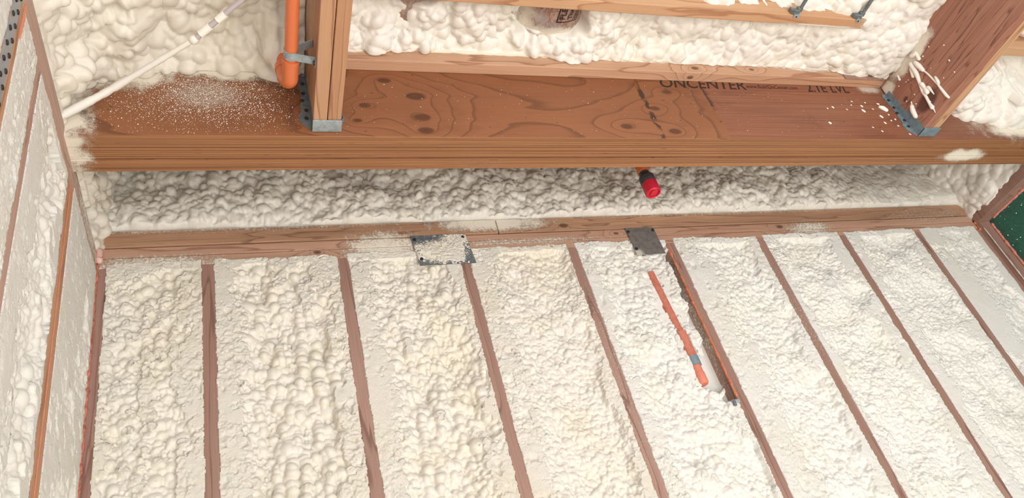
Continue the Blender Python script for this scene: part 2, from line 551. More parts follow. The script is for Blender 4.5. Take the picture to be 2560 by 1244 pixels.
def lvl_marks(n, c):
    # chalk line, veneer joint and grime on the beam face: dark stains with a shape of their own
    P = n.pos(); x, y, z = n.xyz(P)
    wob = n.ma('MULTIPLY', n.ma('SUBTRACT', n.noise(P, 30, 3, 0.7), 0.5), 0.03)
    brk = n.noise(P, 26, 3, 0.6)
    def vline(x0, wd, brk0, brk1, col, c, k, slope=0.0):
        d = n.ma('ABSOLUTE', n.ma('ADD', n.ma('SUBTRACT', x, x0), n.ma('ADD', wob, n.ma('MULTIPLY', z, slope))))
        m = n.ma('MULTIPLY', n.step(d, wd, wd * 0.5), n.step(brk, brk0, brk1))
        return n.mix(n.ma('MULTIPLY', m, k), c, col)
    c = vline(1.386, 0.011, 0.40, 0.56, srgb(48, 28, 22), c, 0.85)
    c = vline(1.646, 0.012, 0.50, 0.60, srgb(40, 22, 18), c, 0.9)
    # the veneer right of the joint is straight grained and redder
    rightm = n.step(n.ma('ADD', x, wob), 1.642, 1.648)
    st = n.noise(n.vm('MULTIPLY', P, (2.5, 260, 260)), 1, 2, 0.7)
    c2 = n.mix(n.step(st, 0.35, 0.68), srgb(146, 94, 72), srgb(116, 70, 54))
    c = n.mix(n.ma('MULTIPLY', rightm, 0.72), c, c2)
    g = n.noise(n.vm('MULTIPLY', P, (4, 4, 7)), 1, 4, 0.65)
    c = n.mix(n.ma('MULTIPLY', n.step(g, 0.52, 0.72), 0.35), c, srgb(95, 55, 36))
    spk = n.noise(n.vm('MULTIPLY', P, (40, 60, 90)), 1, 1, 0.5)
    c = n.mix(n.ma('MULTIPLY', n.step(spk, 0.76, 0.79), 0.8), c, srgb(62, 30, 22))
    return c

beam_mist = [((-0.36, -0.5, 0.1), (0.14, 0.4, 0.4), 1.3), ((-0.20, -0.514, 0.28), (0.22, 0.06, 0.15), 1.3), ((0.10, -0.514, 0.30), (0.32, 0.06, 0.115), 1.3), ((0.02, -0.514, 0.15), (0.16, 0.05, 0.11), 0.5),
             ((2.75, -0.43, -0.012), (0.16, 0.05, 0.05), 0.95), ((3.15, -0.514, 0.06), (0.50, 0.08, 0.10), 1.0), ((0.80, -0.40, -0.012), (0.2, 0.04, 0.03), 0.30), ((2.40, -0.514, 0.27), (0.10, 0.05, 0.05), 0.7)]
beam_face_m = wood('veneer_face_wood', 0, srgb(152, 99, 66), srgb(136, 85, 54), srgb(100, 62, 42), stretch=4.5, rings=4.5, fibre=0.16, lines=0.55, dusty=0.04, rough=0.5, mist=beam_mist, extra=lvl_marks,
                   knots=[((0.611, -0.514, 0.07), 0.030), ((0.609, -0.514, 0.162), 0.034), ((0.613, -0.514, 0.014), 0.028), ((0.451, -0.514, 0.118), 0.020), ((0.421, -0.514, 0.053), 0.016),
                          ((0.523, -0.514, 0.231), 0.024), ((1.41, -0.514, 0.13), 0.02), ((1.274, -0.514, 0.041), 0.024), ((1.442, -0.514, 0.02), 0.026), ((1.49, -0.514, 0.215), 0.02)])

def lvl_edge():
    n = N('veneer_edge_wood')
    P = n.pos()
    x, y, z = n.xyz(P)
    lam = n.noise(n.vm('MULTIPLY', P, (0.4, 330, 330)), 1, 1, 0.5)
    lam2 = n.noise(n.vm('MULTIPLY', P, (2.2, 900, 900)), 1, 2, 0.6)
    c = n.mix(n.step(lam, 0.32, 0.68), srgb(168, 118, 78), srgb(124, 80, 52))
    c = n.mix(n.ma('MULTIPLY', n.step(lam2, 0.5, 0.75), 0.5), c, srgb(78, 48, 34))
    hi = n.noise(n.vm('MULTIPLY', P, (2.2, 520, 520)), 1.3, 1, 0.5)
    c = n.mix(n.ma('MULTIPLY', n.step(hi, 0.60, 0.75), 0.5), c, srgb(204, 154, 108))
    gap = n.noise(n.vm('MULTIPLY', P, (14, 420, 420)), 1, 1, 0.5)
    c = n.mix(n.ma('MULTIPLY', n.step(gap, 0.74, 0.78), 0.9), c, srgb(40, 20, 14))
    m = n.mist(beam_mist, 0.03)
    c = n.mix(m, c, FOAM_DUST)
    n.bump(n.ma('ADD', n.ma('MULTIPLY', lam, 0.6), m), 0.0015, 0.7)
    return n.fin(c, 0.55, 0, 0.35)
beam_edge_m = lvl_edge()

ledger_m = wood('ledger_wood', 0, srgb(200, 160, 130), srgb(186, 144, 114), srgb(156, 110, 84), stretch=10, rings=5, dusty=0.06, fibre=0.25,
                mist=[((1.4, -0.552, 0.335), (1.6, 0.05, 0.019), 1.3), ((0.42, -0.552, 0.33), (0.12, 0.05, 0.03), 1.2), ((2.15, -0.552, 0.335), (0.25, 0.06, 0.035), 1.1)],
                knots=[((1.62, -0.552, 0.30), 0.018), ((1.60, -0.53, 0.275), 0.014), ((1.86, -0.552, 0.305), 0.012)])
block_m = wood('blocking_wood', 0, srgb(206, 166, 130), srgb(194, 150, 114), srgb(164, 116, 84), stretch=9, rings=5, dusty=0.05, fibre=0.2,
               mist=[((2.36, -0.77, 0.30), (0.22, 0.1, 0.05), 0.95), ((2.05, -0.752, 0.30), (0.25, 0.012, 0.04), 0.9)], knots=[((1.02, -0.79, 0.33), 0.02)])
joist_m = wood('joist_wood', 1, srgb(198, 158, 124), srgb(184, 140, 106), srgb(152, 106, 78), stretch=11, rings=7, dusty=0.03, fibre=0.22,
               mist=[((0.285, -0.8, 0.23), (0.03, 0.4, 0.09), 0.55)])
joist_r_m = wood('right_joist_wood', 1, srgb(180, 130, 108), srgb(162, 112, 92), srgb(118, 76, 64), stretch=22, rings=8, dusty=0.06, fibre=0.3, knotcol=srgb(62, 30, 32),
                 knots=[((2.463, -0.625, 0.072), 0.062), ((2.463, -0.565, 0.15), 0.014)],
                 mist=[((2.455, -0.69, 0.25), (0.03, 0.17, 0.05), 1.1), ((2.455, -0.53, 0.24), (0.03, 0.06, 0.05), 1.0)])
joist_rb_m = wood('right_joist_light_wood', 1, srgb(200, 160, 126), srgb(186, 144, 110), srgb(154, 108, 80), stretch=11, rings=7, dusty=0.03, fibre=0.25)
galv_m = plain('galvanised_steel', srgb(166, 176, 178), 0.42, 0.25, dusty=0.02, scuff=srgb(140, 150, 154))
galv_dark_m = plain('dull_galvanised_steel', srgb(118, 124, 126), 0.45, 0.2, dusty=0.12, scuff=srgb(95, 102, 104))
galv_blue_m = plain('blue_grey_steel', srgb(130, 148, 156), 0.45, 0.2, dusty=0.03, scuff=srgb(112, 130, 140))
nail_m = plain('nail_steel', srgb(70, 66, 64), 0.5, 0.6)
plate_caked_m = plain('caked_plate_steel', srgb(120, 124, 128), 0.5, 0.15, dusty=0.42, mist=[((0.73, 0, -0.03), (0.13, 0.05, 0.06), 0.95), ((0.80, 0, 0.02), (0.08, 0.05, 0.04), 0.7)], grain=210, scuff=srgb(90, 96, 102))
plate_clean_m = plain('nail_plate_steel', srgb(126, 122, 117), 0.45, 0.2, dusty=0.05, mist=[((1.47, 0, -0.09), (0.05, 0.03, 0.05), 0.75)], scuff=srgb(108, 103, 98))
strap_m = plain('strap_steel', srgb(158, 162, 164), 0.45, 0.25, dusty=0.08)
orange_m = plain('orange_pipe_plastic', srgb(214, 116, 72), 0.38, 0.0, dusty=0.015)
orange_dusty_m = plain('dusty_orange_plastic', srgb(200, 124, 102), 0.55, 0.0, dusty=0.36, scuff=srgb(188, 106, 84))
pink_m = plain('faded_orange_plastic', srgb(214, 128, 104), 0.6, 0.0, dusty=0.32)
seal_m = plain('orange_sealant', srgb(206, 128, 94), 0.5, 0.0, dusty=0.25, scuff=srgb(186, 98, 68))
seal_red_m = plain('red_orange_sealant', srgb(196, 122, 104), 0.5, 0.0, dusty=0.50, scuff=srgb(158, 84, 66))
seal_pink_m = plain('pink_sealant', srgb(212, 144, 128), 0.55, 0.0, dusty=0.3, scuff=srgb(200, 118, 100))
seal_blush_m = plain('blush_sealant', srgb(226, 184, 172), 0.55, 0.0, dusty=0.15)
seal_dull_m = plain('dull_orange_sealant', srgb(206, 130, 96), 0.5, 0.0, dusty=0.25)
seal_white_m = plain('white_sealant', srgb(206, 196, 188), 0.6)
black_m = plain('charcoal_plastic', srgb(78, 76, 78), 0.45, 0.0, scuff=srgb(92, 92, 94))
red_m = plain('red_plastic', srgb(208, 44, 66), 0.40, 0.0, scuff=srgb(196, 36, 56))
red_dark_m = plain('red_plastic_key', srgb(204, 32, 52), 0.4, 0.0)
green_m = plain('green_sheathing', srgb(46, 100, 82), 0.55, 0.0, dusty=0.2, scuff=srgb(38, 88, 72))
conduit_m = plain('grey_conduit', srgb(186, 176, 178), 0.5)
osb_m = plain('sheathing_panel', srgb(150, 118, 84), 0.8, scuff=srgb(130, 98, 66))
floor_m = plain('pale_concrete_floor', srgb(232, 230, 226), 0.7, scuff=srgb(224, 222, 217))
ink_m = plain('black_ink', srgb(44, 28, 24), 0.7)
ink_print_m = plain('dark_print', srgb(50, 34, 30), 0.6)
drip_m = plain('set_foam', srgb(243, 236, 227), 0.3)

def duct_mat():
    n = N('foil_jacket')
    P = n.pos()
    cr = n.noise(n.vm('MULTIPLY', P, (30, 14, 30)), 2, 4, 0.7, dist=1.2)
    c = n.mix(n.step(cr, 0.4, 0.62), srgb(196, 164, 150), srgb(148, 112, 98))
    c = n.mix(n.step(n.noise(P, 9, 2), 0.50, 0.68), c, srgb(182, 178, 178))
    m = n.mist([((0.93, -0.66, 0.36), (0.11, 0.10, 0.08), 0.95), ((1.08, -0.632, 0.33), (0.22, 0.045, 0.08), 0.9), ((0.60, -0.7, 0.36), (0.12, 0.08, 0.08), 0.5)], 0.08)
    c = n.mix(m, c, FOAM_DUST)
    n.bump(n.ma('ADD', cr, n.ma('MULTIPLY', m, 0.3)), 0.006, 0.8)
    return n.fin(c, 0.28, 0.45)
duct_m = duct_mat()

# ------------------------------------------------------------------ the setting
XL, XR = -0.305, 3.205
STUD = [-0.296] + [0.4064 * k for k in range(8)] + [3.199]
tag(box('floor', (-2.5, -6.0, -H0 - 0.1), (5.5, 0.4, -H0), floor_m, bev=0), kind='structure')
tag(box('ceiling', (-0.6, -1.4, 0.52), (3.5, 0.3, 0.56), osb_m, bev=0), kind='structure')
tag(box('wall_back', (-0.6, 0.141, -H0), (3.5, 0.155, 0.52), osb_m, bev=0), kind='structure')
tag(box('wall_left', (XL - 0.157, -3.4, -H0), (XL - 0.142, 0.141, 0.52), osb_m, bev=0), kind='structure')
tag(box('wall_right', (XR + 0.13, -3.4, -H0), (XR + 0.145, 0.141, 0.52), osb_m, bev=0), kind='structure')

# ------------------------------------------------------------------ back wall framing
SL = ['dusty corner stud with red sealant speckled along its left edge',
      'narrow stud smeared with foam crust low down, first after the left corner stud',
      'pinkish bare stud meeting the plate under a scraped bare patch',
      'brown stud topped by the right end of the foam-caked metal plate',
      'dusty stud midway between the caked metal plate and the clean one',
      'stud with its side bared and an orange sealant line, beside the buried orange pipe',
      'speckled stud, first to the right of the one with the orange sealant line',
      'brown stud crossed by thin foam strands, second right of the orange sealant line',
      'slim stud with smooth grey foam on its right, third right of the sealant line',
      'corner stud against the green sheathed right wall']
for k, X in enumerate(STUD):
    o = box('wall_stud', (X - 0.019 + (0.002 if k == 0 else 0), 0.0, -H0), (X + 0.019, 0.14, -0.038), stud_m)
    tag(o, SL[k], 'stud', 'back wall studs')

tag(box('top_plate', (XL, 0.0, -0.038), (XR, 0.14, -0.0008), plate_m), 'lowest bare board of the back wall top plate, foam along its underside', 'plate', 'back wall top plates')
tag(box('top_plate', (XL, 0.0015, 0.0016), (XR, 0.14, 0.0375), plate_m), 'middle board of the back wall top plate, with nail holes and knots', 'plate', 'back wall top plates')
tag(box('rim_board', (XL, -0.002, 0.0412), (0.962, 0.12, 0.102), plate_top_m), 'brown board on top of the plates, left length up to the butt joint', 'board', 'rim boards')
tag(box('rim_board', (0.966, 0.0, 0.0418), (XR, 0.12, 0.104), plate_top_m), 'weathered grey brown board on top of the plates, right length past the butt joint', 'board', 'rim boards')

# ------------------------------------------------------------------ left wall framing
def lstud(y0, y1, label, m=None, dx=0.0):
    m = m or (stud_o if 'pair' in label and 'between' not in label or 'strap' in label and 'between' not in label else stud_l)
    return tag(box('wall_stud', (XL - 0.14, y0, -H0), (XL + dx, y1, -0.07), m), label, 'stud', 'left wall studs')
lstud(-0.399, -0.362, 'left wall stud of a nailed pair, on the back wall side of the orange seam')
lstud(-0.438, -0.401, 'left wall stud of a nailed pair, on the near side of the orange seam')
lstud(-0.790, -0.752, 'thin looking lone left wall stud between the nailed pair and the metal strap')
lstud(-0.985, -0.909, 'thick orange brown stud under the perforated metal strap')
tag(box('top_plate', (XL - 0.14, -1.3, -0.0695), (XL, -0.003, -0.0275), plate_l), 'lower pinkish plate board sloping up the left wall', 'plate', 'left wall top plates')
tag(box('top_plate', (XL - 0.14, -1.3, -0.026), (XL - 0.001, -0.003, 0.018), plate_l), 'upper pinkish plate board sloping up the left wall', 'plate', 'left wall top plates')

# perforated strap nailed over the thick stud
st = empty('metal_strap', 'grey perforated metal strap with nail heads on the thick left stud', 'strap')
box('strap_plate', (XL - 0.0005, -0.978, -0.95), (XL + 0.0015, -0.938, -0.03), strap_m, st, bev=0.0006, seg=1)
for i in range(15):
    z = -0.07 - i * 0.045
    for j, dy in enumerate((-0.011, 0.010)):
        bm = bmesh.new()
        add_tube(bm, [(XL + 0.001, -0.958 + dy, z - 0.012 * j), (XL + 0.004, -0.958 + dy, z - 0.012 * j), (XL + 0.005, -0.958 + dy, z - 0.012 * j)], [0.0055, 0.0055, 0.003], 10)
        build('nail_head', bm, nail_m, st, 40)

# ------------------------------------------------------------------ right wall
tag(box('top_plate', (XR, -1.3, -0.015), (XR + 0.125, -0.004, 0.030), stud_m), 'plate board running over the green panel on the right wall', 'plate')
tag(box('wall_stud', (XR, -0.022, -H0), (XR + 0.125, 0.018, -0.0155), stud_m), 'pinkish right wall stud framing the green panel', 'stud')
tag(box('sheathing_board', (XR + 0.060, -1.2, -H0), (XR + 0.075, -0.0225, -0.0155), green_m), 'dark green sheathing board spattered white in the open right wall bay', 'board')


def bead(name, pts, r, mat, label, seed=1, seg=10, lum=0.3):
    rr = random.Random(seed)
    P = []
    n = max(2, int((Vector(pts[-1]) - Vector(pts[0])).length / 0.006))
    A, B = Vector(pts[0]), Vector(pts[-1])
    rad = []
    ph = rr.random() * 9
    for i in range(n + 1):
        t = i / n
        j = Vector((rr.uniform(-1, 1), rr.uniform(-1, 1), rr.uniform(-1, 1))) * r * lum * 0.5
        P.append(A.lerp(B, t) + j)
        rad.append(r * (1 + lum * (rr.uniform(-0.8, 0.8) + 0.5 * math.sin(ph + i * 0.7))))
    rad[0] *= 0.4; rad[-1] *= 0.4
    o = tube(name, P, rad, mat, None, seg, 180)
    return tag(o, label, 'sealant', 'sealant beads')

bead('sealant_bead', [(XL + 0.002, -0.003, -0.02), (XL + 0.002, -0.004, -1.1)], 0.0042, seal_red_m, 'speckled red orange sealant down the left corner of the back wall', 2, lum=0.5)
bead('sealant_bead', [(XL + 0.004, -0.006, 0.032), (XL + 0.004, -0.006, -0.022)], 0.0095, seal_blush_m, 'pale pink foam plug at the left end of the top plates', 15, lum=0.35)
bead('sealant_bead', [(XL + 0.0005, -0.400, -0.075), (XL + 0.0005, -0.400, -1.3)], 0.0015, seal_dull_m, 'thin orange sealant line between the paired left wall studs', 3)
#bead('sealant_bead', [(XL + 0.0005, -0.441, -0.10), (XL + 0.0005, -0.4415, -1.3)], 0.0024, seal_pink_m, 'pink orange sealant along the near edge of the paired left studs', 13, lum=0.3)
bead('sealant_bead', [(1.608, -0.001, -0.045), (1.608, -0.001, -0.69)], 0.0042, seal_m, 'orange sealant line along the bared stud edge beside the clean metal plate', 4, lum=0.45)
bead('sealant_bead', [(XR + 0.058, -0.045, -0.018), (XR + 0.058, -0.75, -0.018)], 0.0055, seal_pink_m, 'orange sealant along the top edge of the green board', 5)
bead('sealant_bead', [(XR + 0.058, -0.0265, -0.03), (XR + 0.058, -0.0265, -0.95)], 0.0055, seal_pink_m, 'orange sealant down the side edge of the green board', 6)
bead('sealant_bead', [(XR + 0.0, -0.003, 0.0), (XR + 0.0, -0.003, -0.05)], 0.006, seal_m, 'short red orange sealant dab at the right end of the plates', 8, lum=0.5)
bead('sealant_bead', [(XR + 0.0, -0.0225, -0.05), (XR + 0.0, -0.0225, -1.2)], 0.0024, seal_white_m, 'white sealant line down the right corner of the back wall', 9)
bead('sealant_bead', [(XL + 0.0005, -0.912, -0.05), (XL + 0.0005, -0.910, -0.16)], 0.0032, seal_dull_m, 'dusty orange sealant beside the top of the metal strap', 14)

# ------------------------------------------------------------------ laminated beam
YF, YB, ZB, ZT = -0.5136, -0.3806, -0.0122, 0.345
beam = empty('laminated_beam', 'long brown laminated timber beam of three plies crossing the whole room', 'beam')
X0b, X1b = XL - 0.05, 3.33
tp = (YB - YF) / 3
front = None
for i in range(3):
    bm = bmesh.new()
    dz = (0.0, 0.0018, 0.0008)[i]
    add_box(bm, (X0b, YF + tp * i + 0.0009, ZB + dz), (X1b, YF + tp * (i + 1) - 0.0009 if i < 2 else YB, ZT), 0.0016, 2)
    for f in bm.faces:
        f.normal_update()
        f.material_index = 1 if f.normal.z < -0.5 else 0
    o = build('ply', bm, [beam_face_m, beam_edge_m], beam)
    if i == 0: front = o


def text_mesh(name, body, size, mat, to_world, parent, shear=0.0, bold=0.0, spacing=1.0, xs=1.0):
    cu = bpy.data.curves.new(name, 'FONT')
    cu.body = body; cu.size = size; cu.shear = shear; cu.offset = bold; cu.space_character = spacing; cu.extrude = 0.0002
    tmp = bpy.data.objects.new('tmp', cu)
    COL.objects.link(tmp)
    dg = bpy.context.evaluated_depsgraph_get()
    dg.update()
    me = bpy.data.meshes.new_from_object(tmp.evaluated_get(dg))
    bpy.data.objects.remove(tmp)
    me.name = name
    for v_ in me.vertices: v_.co = to_world(v_.co.x * xs, v_.co.y, v_.co.z)
    me.materials.clear()
    return link(name, me, mat, parent)

bf = lambda x0, z0: (lambda a, b, c: Vector((x0 + a, YF + 0.0009 - 0.0003 - c, z0 + b)))
text_mesh('lettering', 'ONCENTER', 0.068, ink_m, bf(1.475, 0.241), front, 0.25, 0.0006, 1.0, 0.98)
text_mesh('lettering', 'www.BuildOnCenter.com', 0.026, ink_m, bf(1.832, 0.251), front, 0.2, 0.0, 1.0, 0.83)
text_mesh('lettering', '2.1E LVL', 0.070, ink_m, bf(2.098, 0.240), front, 0.25, 0.0004, 1.0, 0.78)

# ------------------------------------------------------------------ ledger and blocking
tag(box('ledger_board', (0.369, -0.552, 0.275), (2.462, YF + 0.0008, 0.343), ledger_m, bev=0.003), 'pale ledger board nailed along the top of the beam, foam mist on it', 'board')
tag(box('blocking_board', (0.370, -0.790, 0.300), (2.463, -0.752, 0.389), block_m, bev=0.003), 'long pale blocking board between the two joists carrying metal hangers', 'board')
tag(box('blocking_board', (2.5375, -0.790, 0.190), (3.30, -0.752, 0.275), block_m, bev=0.003), 'short blocking board right of the right hand joist', 'board')
tag(box('ledger_end', (2.265, -0.5565, 0.2715), (2.452, -0.5525, 0.302), stud_m, bev=0.0008), 'dark protruding right end of the ledger board', 'endpiece')  # thin separate strip laid on the ledger, standing for its darker end

# ------------------------------------------------------------------ joists
def joist(x0, label, ms, ztop):
    j = empty('ceiling_joist', label, 'joist', 'double ceiling joists')
    for k in range(2):
        a = x0 + 0.0375 * k + (0.0012 if k else 0)
        b = x0 + 0.0375 * (k + 1) - (0.0 if k else 0.0008)
        dz = 0.0 if k == 0 else 0.0015
        box('board', (a, -2.2, 0.008 + dz), (b, YF - 0.001, ztop), ms[k], j, bev=0.003, seg=2)
    return j
joist(0.2935, 'double pale ceiling joist beside the bright orange elbow pipe', [joist_m, joist_m], 0.40)
joist(2.4625, 'double ceiling joist splashed with foam strands over a big dark knot', [joist_r_m, joist_rb_m], 0.40)


def hanger(x0, x1, label, mat, matf, inner_left):
    h = empty('joist_hanger', label, 'hanger', 'joist hangers')
    t = 0.0016
    z0 = 0.008
    # stirrup: seat with two upturned sides
    bm = bmesh.new()
    add_box(bm, (x0 - t, -0.5545, z0 - 0.0045), (x1 + t, YF - 0.0003, z0 - 0.0003), 0.0008, 1)
    for s in (0.25, 0.75):                                             # small dimples in the seat edge
        add_box(bm, (x0 + (x1 - x0) * s - 0.004, -0.5555, z0 - 0.0042), (x0 + (x1 - x0) * s + 0.004, -0.5540, z0 - 0.0008))
    build('seat', bm, mat, h)
    for sgn, xa in ((-1, x0), (1, x1)):
        f = lambda a, b, d, xa=xa, sgn=sgn: Vector((xa + sgn * d, a, b))
        bm = bmesh.new()
        out = [(-0.5545, z0 - 0.004), (YF - 0.0005, z0 - 0.004), (YF - 0.0005, 0.232), (-0.535, 0.232), (-0.538, 0.205), (-0.531, 0.195), (-0.540, 0.17), (-0.533, 0.14), (-0.545, 0.11), (-0.5535, 0.075), (-0.5545, 0.05)]
        slab(bm, out, f, 0.0002, t)
        build('side_plate', bm, matf, h)
        bm = bmesh.new()
        g = lambda a, b, d, xa=xa, sgn=sgn: Vector((xa + sgn * a, YF - d, b))
        if sgn < 0:
            out = [(0.0004, z0), (0.004, z0 + 0.002), (0.030, 0.040), (0.034, 0.062), (0.024, 0.085), (0.024, 0.115), (0.020, 0.125), (0.020, 0.17), (0.024, 0.18), (0.024, 0.225), (0.018, 0.236), (0.0004, 0.236)]
        else:
            out = [(0.0004, z0 + 0.02), (0.014, 0.045), (0.016, 0.062), (0.010, 0.085), (0.008, 0.09), (0.008, 0.18), (0.0004, 0.19)]
        slab(bm, out, g, -0.0006, t)
        build('flange', bm, matf, h)
        if sgn < 0:
            for z in (0.055, 0.088, 0.128, 0.158, 0.20):
                bm = bmesh.new()
                xx = xa - 0.013 - 0.004 * math.sin(z * 60)
                add_tube(bm, [(xx, YF - 0.001, z), (xx, YF - 0.0045, z), (xx, YF - 0.0055, z)], [0.0058, 0.0058, 0.003], 10)
                build('nail_head', bm, nail_m, h, 40)
        else:
            bm = bmesh.new()
            add_tube(bm, [(xa + 0.008, YF - 0.001, 0.06), (xa + 0.008, YF - 0.0045, 0.06), (xa + 0.008, YF - 0.0055, 0.06)], [0.005, 0.005, 0.003], 10)
            build('nail_head', bm, nail_m, h, 40)
    return h
hanger(0.2935, 0.3692, 'pale steel joist hanger under the pale joist by the orange pipe', galv_m, galv_dark_m, True)
hanger(2.4625, 2.5382, 'blue grey steel joist hanger under the foam splashed joist', galv_blue_m, galv_blue_m, True)

# ------------------------------------------------------------------ rod hangers on the blocking
def rod_hanger(x, label, rod=True, tw=0.0):
    h = empty('rod_hanger', label, 'hanger', 'rod hangers on the blocking board')
    zb = 0.300
    f = lambda a, b, d: Vector((x + a * math.cos(tw) - b * math.sin(tw), -0.788 + b * math.cos(tw) + a * math.sin(tw), zb - 0.0003 - d))
    bm = bmesh.new()
    out = [(-0.011, -0.006), (0.011, -0.006), (0.012, 0.002), (0.008, 0.008), (-0.008, 0.008), (-0.012, 0.002)]
    slab(bm, out, f, 0.0, 0.0022)
    build('tab', bm, galv_m, h)
    bm = bmesh.new()
    add_tube(bm, [f(0, 0.003, 0.001), f(0, 0.003, 0.0045)], [0.0032, 0.0024], 10)
    build('screw', bm, nail_m, h, 40)
    if rod:
        bm = bmesh.new()
        add_box(bm, (x - 0.020, -0.8075, zb - 0.001), (x + 0.008, -0.7902, zb + 0.016), 0.002, 1)
        add_box(bm, (x - 0.024, -0.8055, zb + 0.002), (x - 0.017, -0.7902, zb + 0.024), 0.001, 1)
        add_box(bm, (x - 0.004, -0.815, zb + 0.002), (x + 0.016, -0.800, zb + 0.018), 0.002, 1)
        build('bracket', bm, galv_dark_m, h)
        bm = bmesh.new()
        add_tube(bm, [(x + 0.008, -0.805, zb + 0.008), (x + 0.010, -1.5, zb + 0.008)], 0.0062, 12)
        build('rod', bm, galv_dark_m, h, 40)
    return h
rod_hanger(0.93, 'small metal tab under the blocking board, directly above the foil duct', False)
rod_hanger(1.908, 'metal hanger with rod on the blocking board, flat bright tab', True)
rod_hanger(2.175, 'metal hanger with dusty rod and twisted tab near the right joist', True, 0.5)

# ------------------------------------------------------------------ flexible ducts
def duct(cx, cz, r, ye, label, prints):
    d = empty('flexible_duct', label, 'duct', 'flexible ducts')
    bm = bmesh.new()
    ys = [-1.25 + i * 0.02 for i in range(int((ye + 0.10 + 1.25) / 0.02))]
    pts, rad = [], []
    for y in ys:
        pts.append((cx, y, cz)); rad.append(r * (1 + 0.012 * math.sin(y * 160)))
    for k in range(1, 8):
        a = k / 7 * math.pi / 2
        pts.append((cx, ye - 0.10 + 0.10 * math.sin(a), cz)); rad.append(r * (0.25 + 0.75 * math.cos(a)))
    add_tube(bm, pts, rad, 64)
    j = build('jacket', bm, duct_m, d, 60)
    if prints:
        def wrap(a0, y0):
            # text runs along the duct towards the beam-side end, lines stacked round it
            def f(a, b, c):
                th = a0 + b / r
                rr = r * 1.012 + 0.0012 + c
                return Vector((cx + rr * math.sin(th), y0 - a, cz - rr * math.cos(th)))
            return f
        # reading direction: letters climb towards the blocking board
        def wrapr(a0, y0):
            def f(a, b, c):
                th = a0 - b / r
                rr = r * 1.012 + 0.0012 + c
                return Vector((cx + rr * math.sin(th), y0 - a, cz - rr * math.cos(th)))
            return f
        text_mesh('print', 'FLEX', 0.030, ink_print_m, wrapr(0.22, -0.688), j, 0, 0.0003)
        text_mesh('print', 'Thermal', 0.024, ink_print_m, wrapr(0.42, -0.688), j, 0, 0.0003)
        text_mesh('print', 'Flexible Type', 0.015, ink_print_m, wrapr(0.56, -0.688), j)
        bm = bmesh.new()
        def strip(a0, y0, a1, y1, wd):
            n = 10
            rr = r * 1.012 + 0.0012
            vs = []
            for i in range(n + 1):
                t = i / n
                a = a0 + (a1 - a0) * t; y = y0 + (y1 - y0) * t
                if abs(a1 - a0) > 1e-6: q = ((a, y - wd / 2), (a, y + wd / 2))
                else: q = ((a - wd / 2 / r, y), (a + wd / 2 / r, y))
                vs.append([bm.verts.new((cx + rr * math.sin(aa), yy, cz - rr * math.cos(aa))) for aa, yy in q])
            for p, q in zip(vs, vs[1:]): bm.faces.new((p[0], p[1], q[1], q[0]))
        strip(0.02, -0.680, 0.62, -0.680, 0.003); strip(0.02, -0.680, 0.02, -0.88, 0.003); strip(0.62, -0.680, 0.62, -0.88, 0.003)
        bmesh.ops.solidify(bm, geom=bm.faces[:], thickness=0.0005)
        build('print', bm, ink_print_m, j)
    return d
duct(1.065, 0.468, 0.130, -0.618, 'foil jacketed flexible duct with printed lettering behind the blocking board', True)
duct(0.615, 0.452, 0.100, -0.655, 'dusty grey foil duct end half buried in foam right of the pale joist', False)

# ------------------------------------------------------------------ upper orange pipe with elbow and strap
pp = empty('sprinkler_pipe', 'bright orange pipe with elbow running along the pale joist', 'pipe')
px, pz, pr = 0.235, 0.062, 0.0165
tube('pipe', [(px, -2.2, pz), (px, -0.70, pz)], pr, orange_m, pp, 28)
bm = bmesh.new()
el = [(px, -0.705, pz), (px, -0.655, pz)]
rad = [0.0208, 0.0208]
for k in range(1, 9):
    a = k / 8 * math.pi / 2
    el.append((px - 0.010 * (1 - math.cos(a)), -0.655 + 0.030 * math.sin(a), pz + 0.030 * (1 - math.cos(a)))); rad.append(0.0212)
el.append((px - 0.011, -0.625, pz + 0.070)); rad.append(0.0212)
add_tube(bm, el, rad, 28)
build('elbow', bm, orange_m, pp, 50)
tube('riser', [(px - 0.011, -0.625, pz + 0.060), (px - 0.012, -0.625, 0.31)], pr, orange_m, pp, 24)
tube('collar', [(px - 0.011, -0.625, pz + 0.060), (px - 0.011, -0.625, pz + 0.078)], 0.0232, orange_m, pp, 24)
tube('socket_rim', [(px, -0.712, pz), (px, -0.700, pz)], 0.0226, orange_m, pp, 28)

ps = empty('pipe_strap', 'metal pipe strap holding the orange pipe off the pale joist', 'strap')
bm = bmesh.new()
ys0, ys1 = -0.742, -0.718
R0 = pr + 0.0006
arc = [(px + R0 * math.cos(a), pz + R0 * math.sin(a)) for a in [math.radians(t) for t in range(-60, -301, -15)]]
R1 = pr + 0.0024
arc2 = [(px + R1 * math.cos(a), pz + R1 * math.sin(a)) for a in [math.radians(t) for t in range(-60, -301, -15)]]
ol = arc + list(reversed(arc2))
for i in range(len(arc) - 1):
    slab(bm, [arc[i], arc[i + 1], arc2[i + 1], arc2[i]], lambda a, b, d: Vector((a, d, b)), ys0, ys1)
build('band', bm, galv_m, ps, 50)
for sgn, z0, z1, nm in ((-1, arc[0][1], 0.036, 'arm'), (1, arc[-1][1], 0.105, 'arm')):
    x0a = arc[0][0]
    bm = bmesh.new()
    slab(bm, [(x0a, z0), (x0a + 0.001, z0 - 0.0018), (0.2925, z1 - 0.0018), (0.2930, z1), (0.2930, z1 + 0.016 * sgn), (0.2912, z1 + 0.016 * sgn), (0.2912, z1 + 0.002 * sgn)],
         lambda a, b, d: Vector((a, d, b)), ys0, ys1)
    build(nm, bm, galv_m, ps)
bm = bmesh.new()
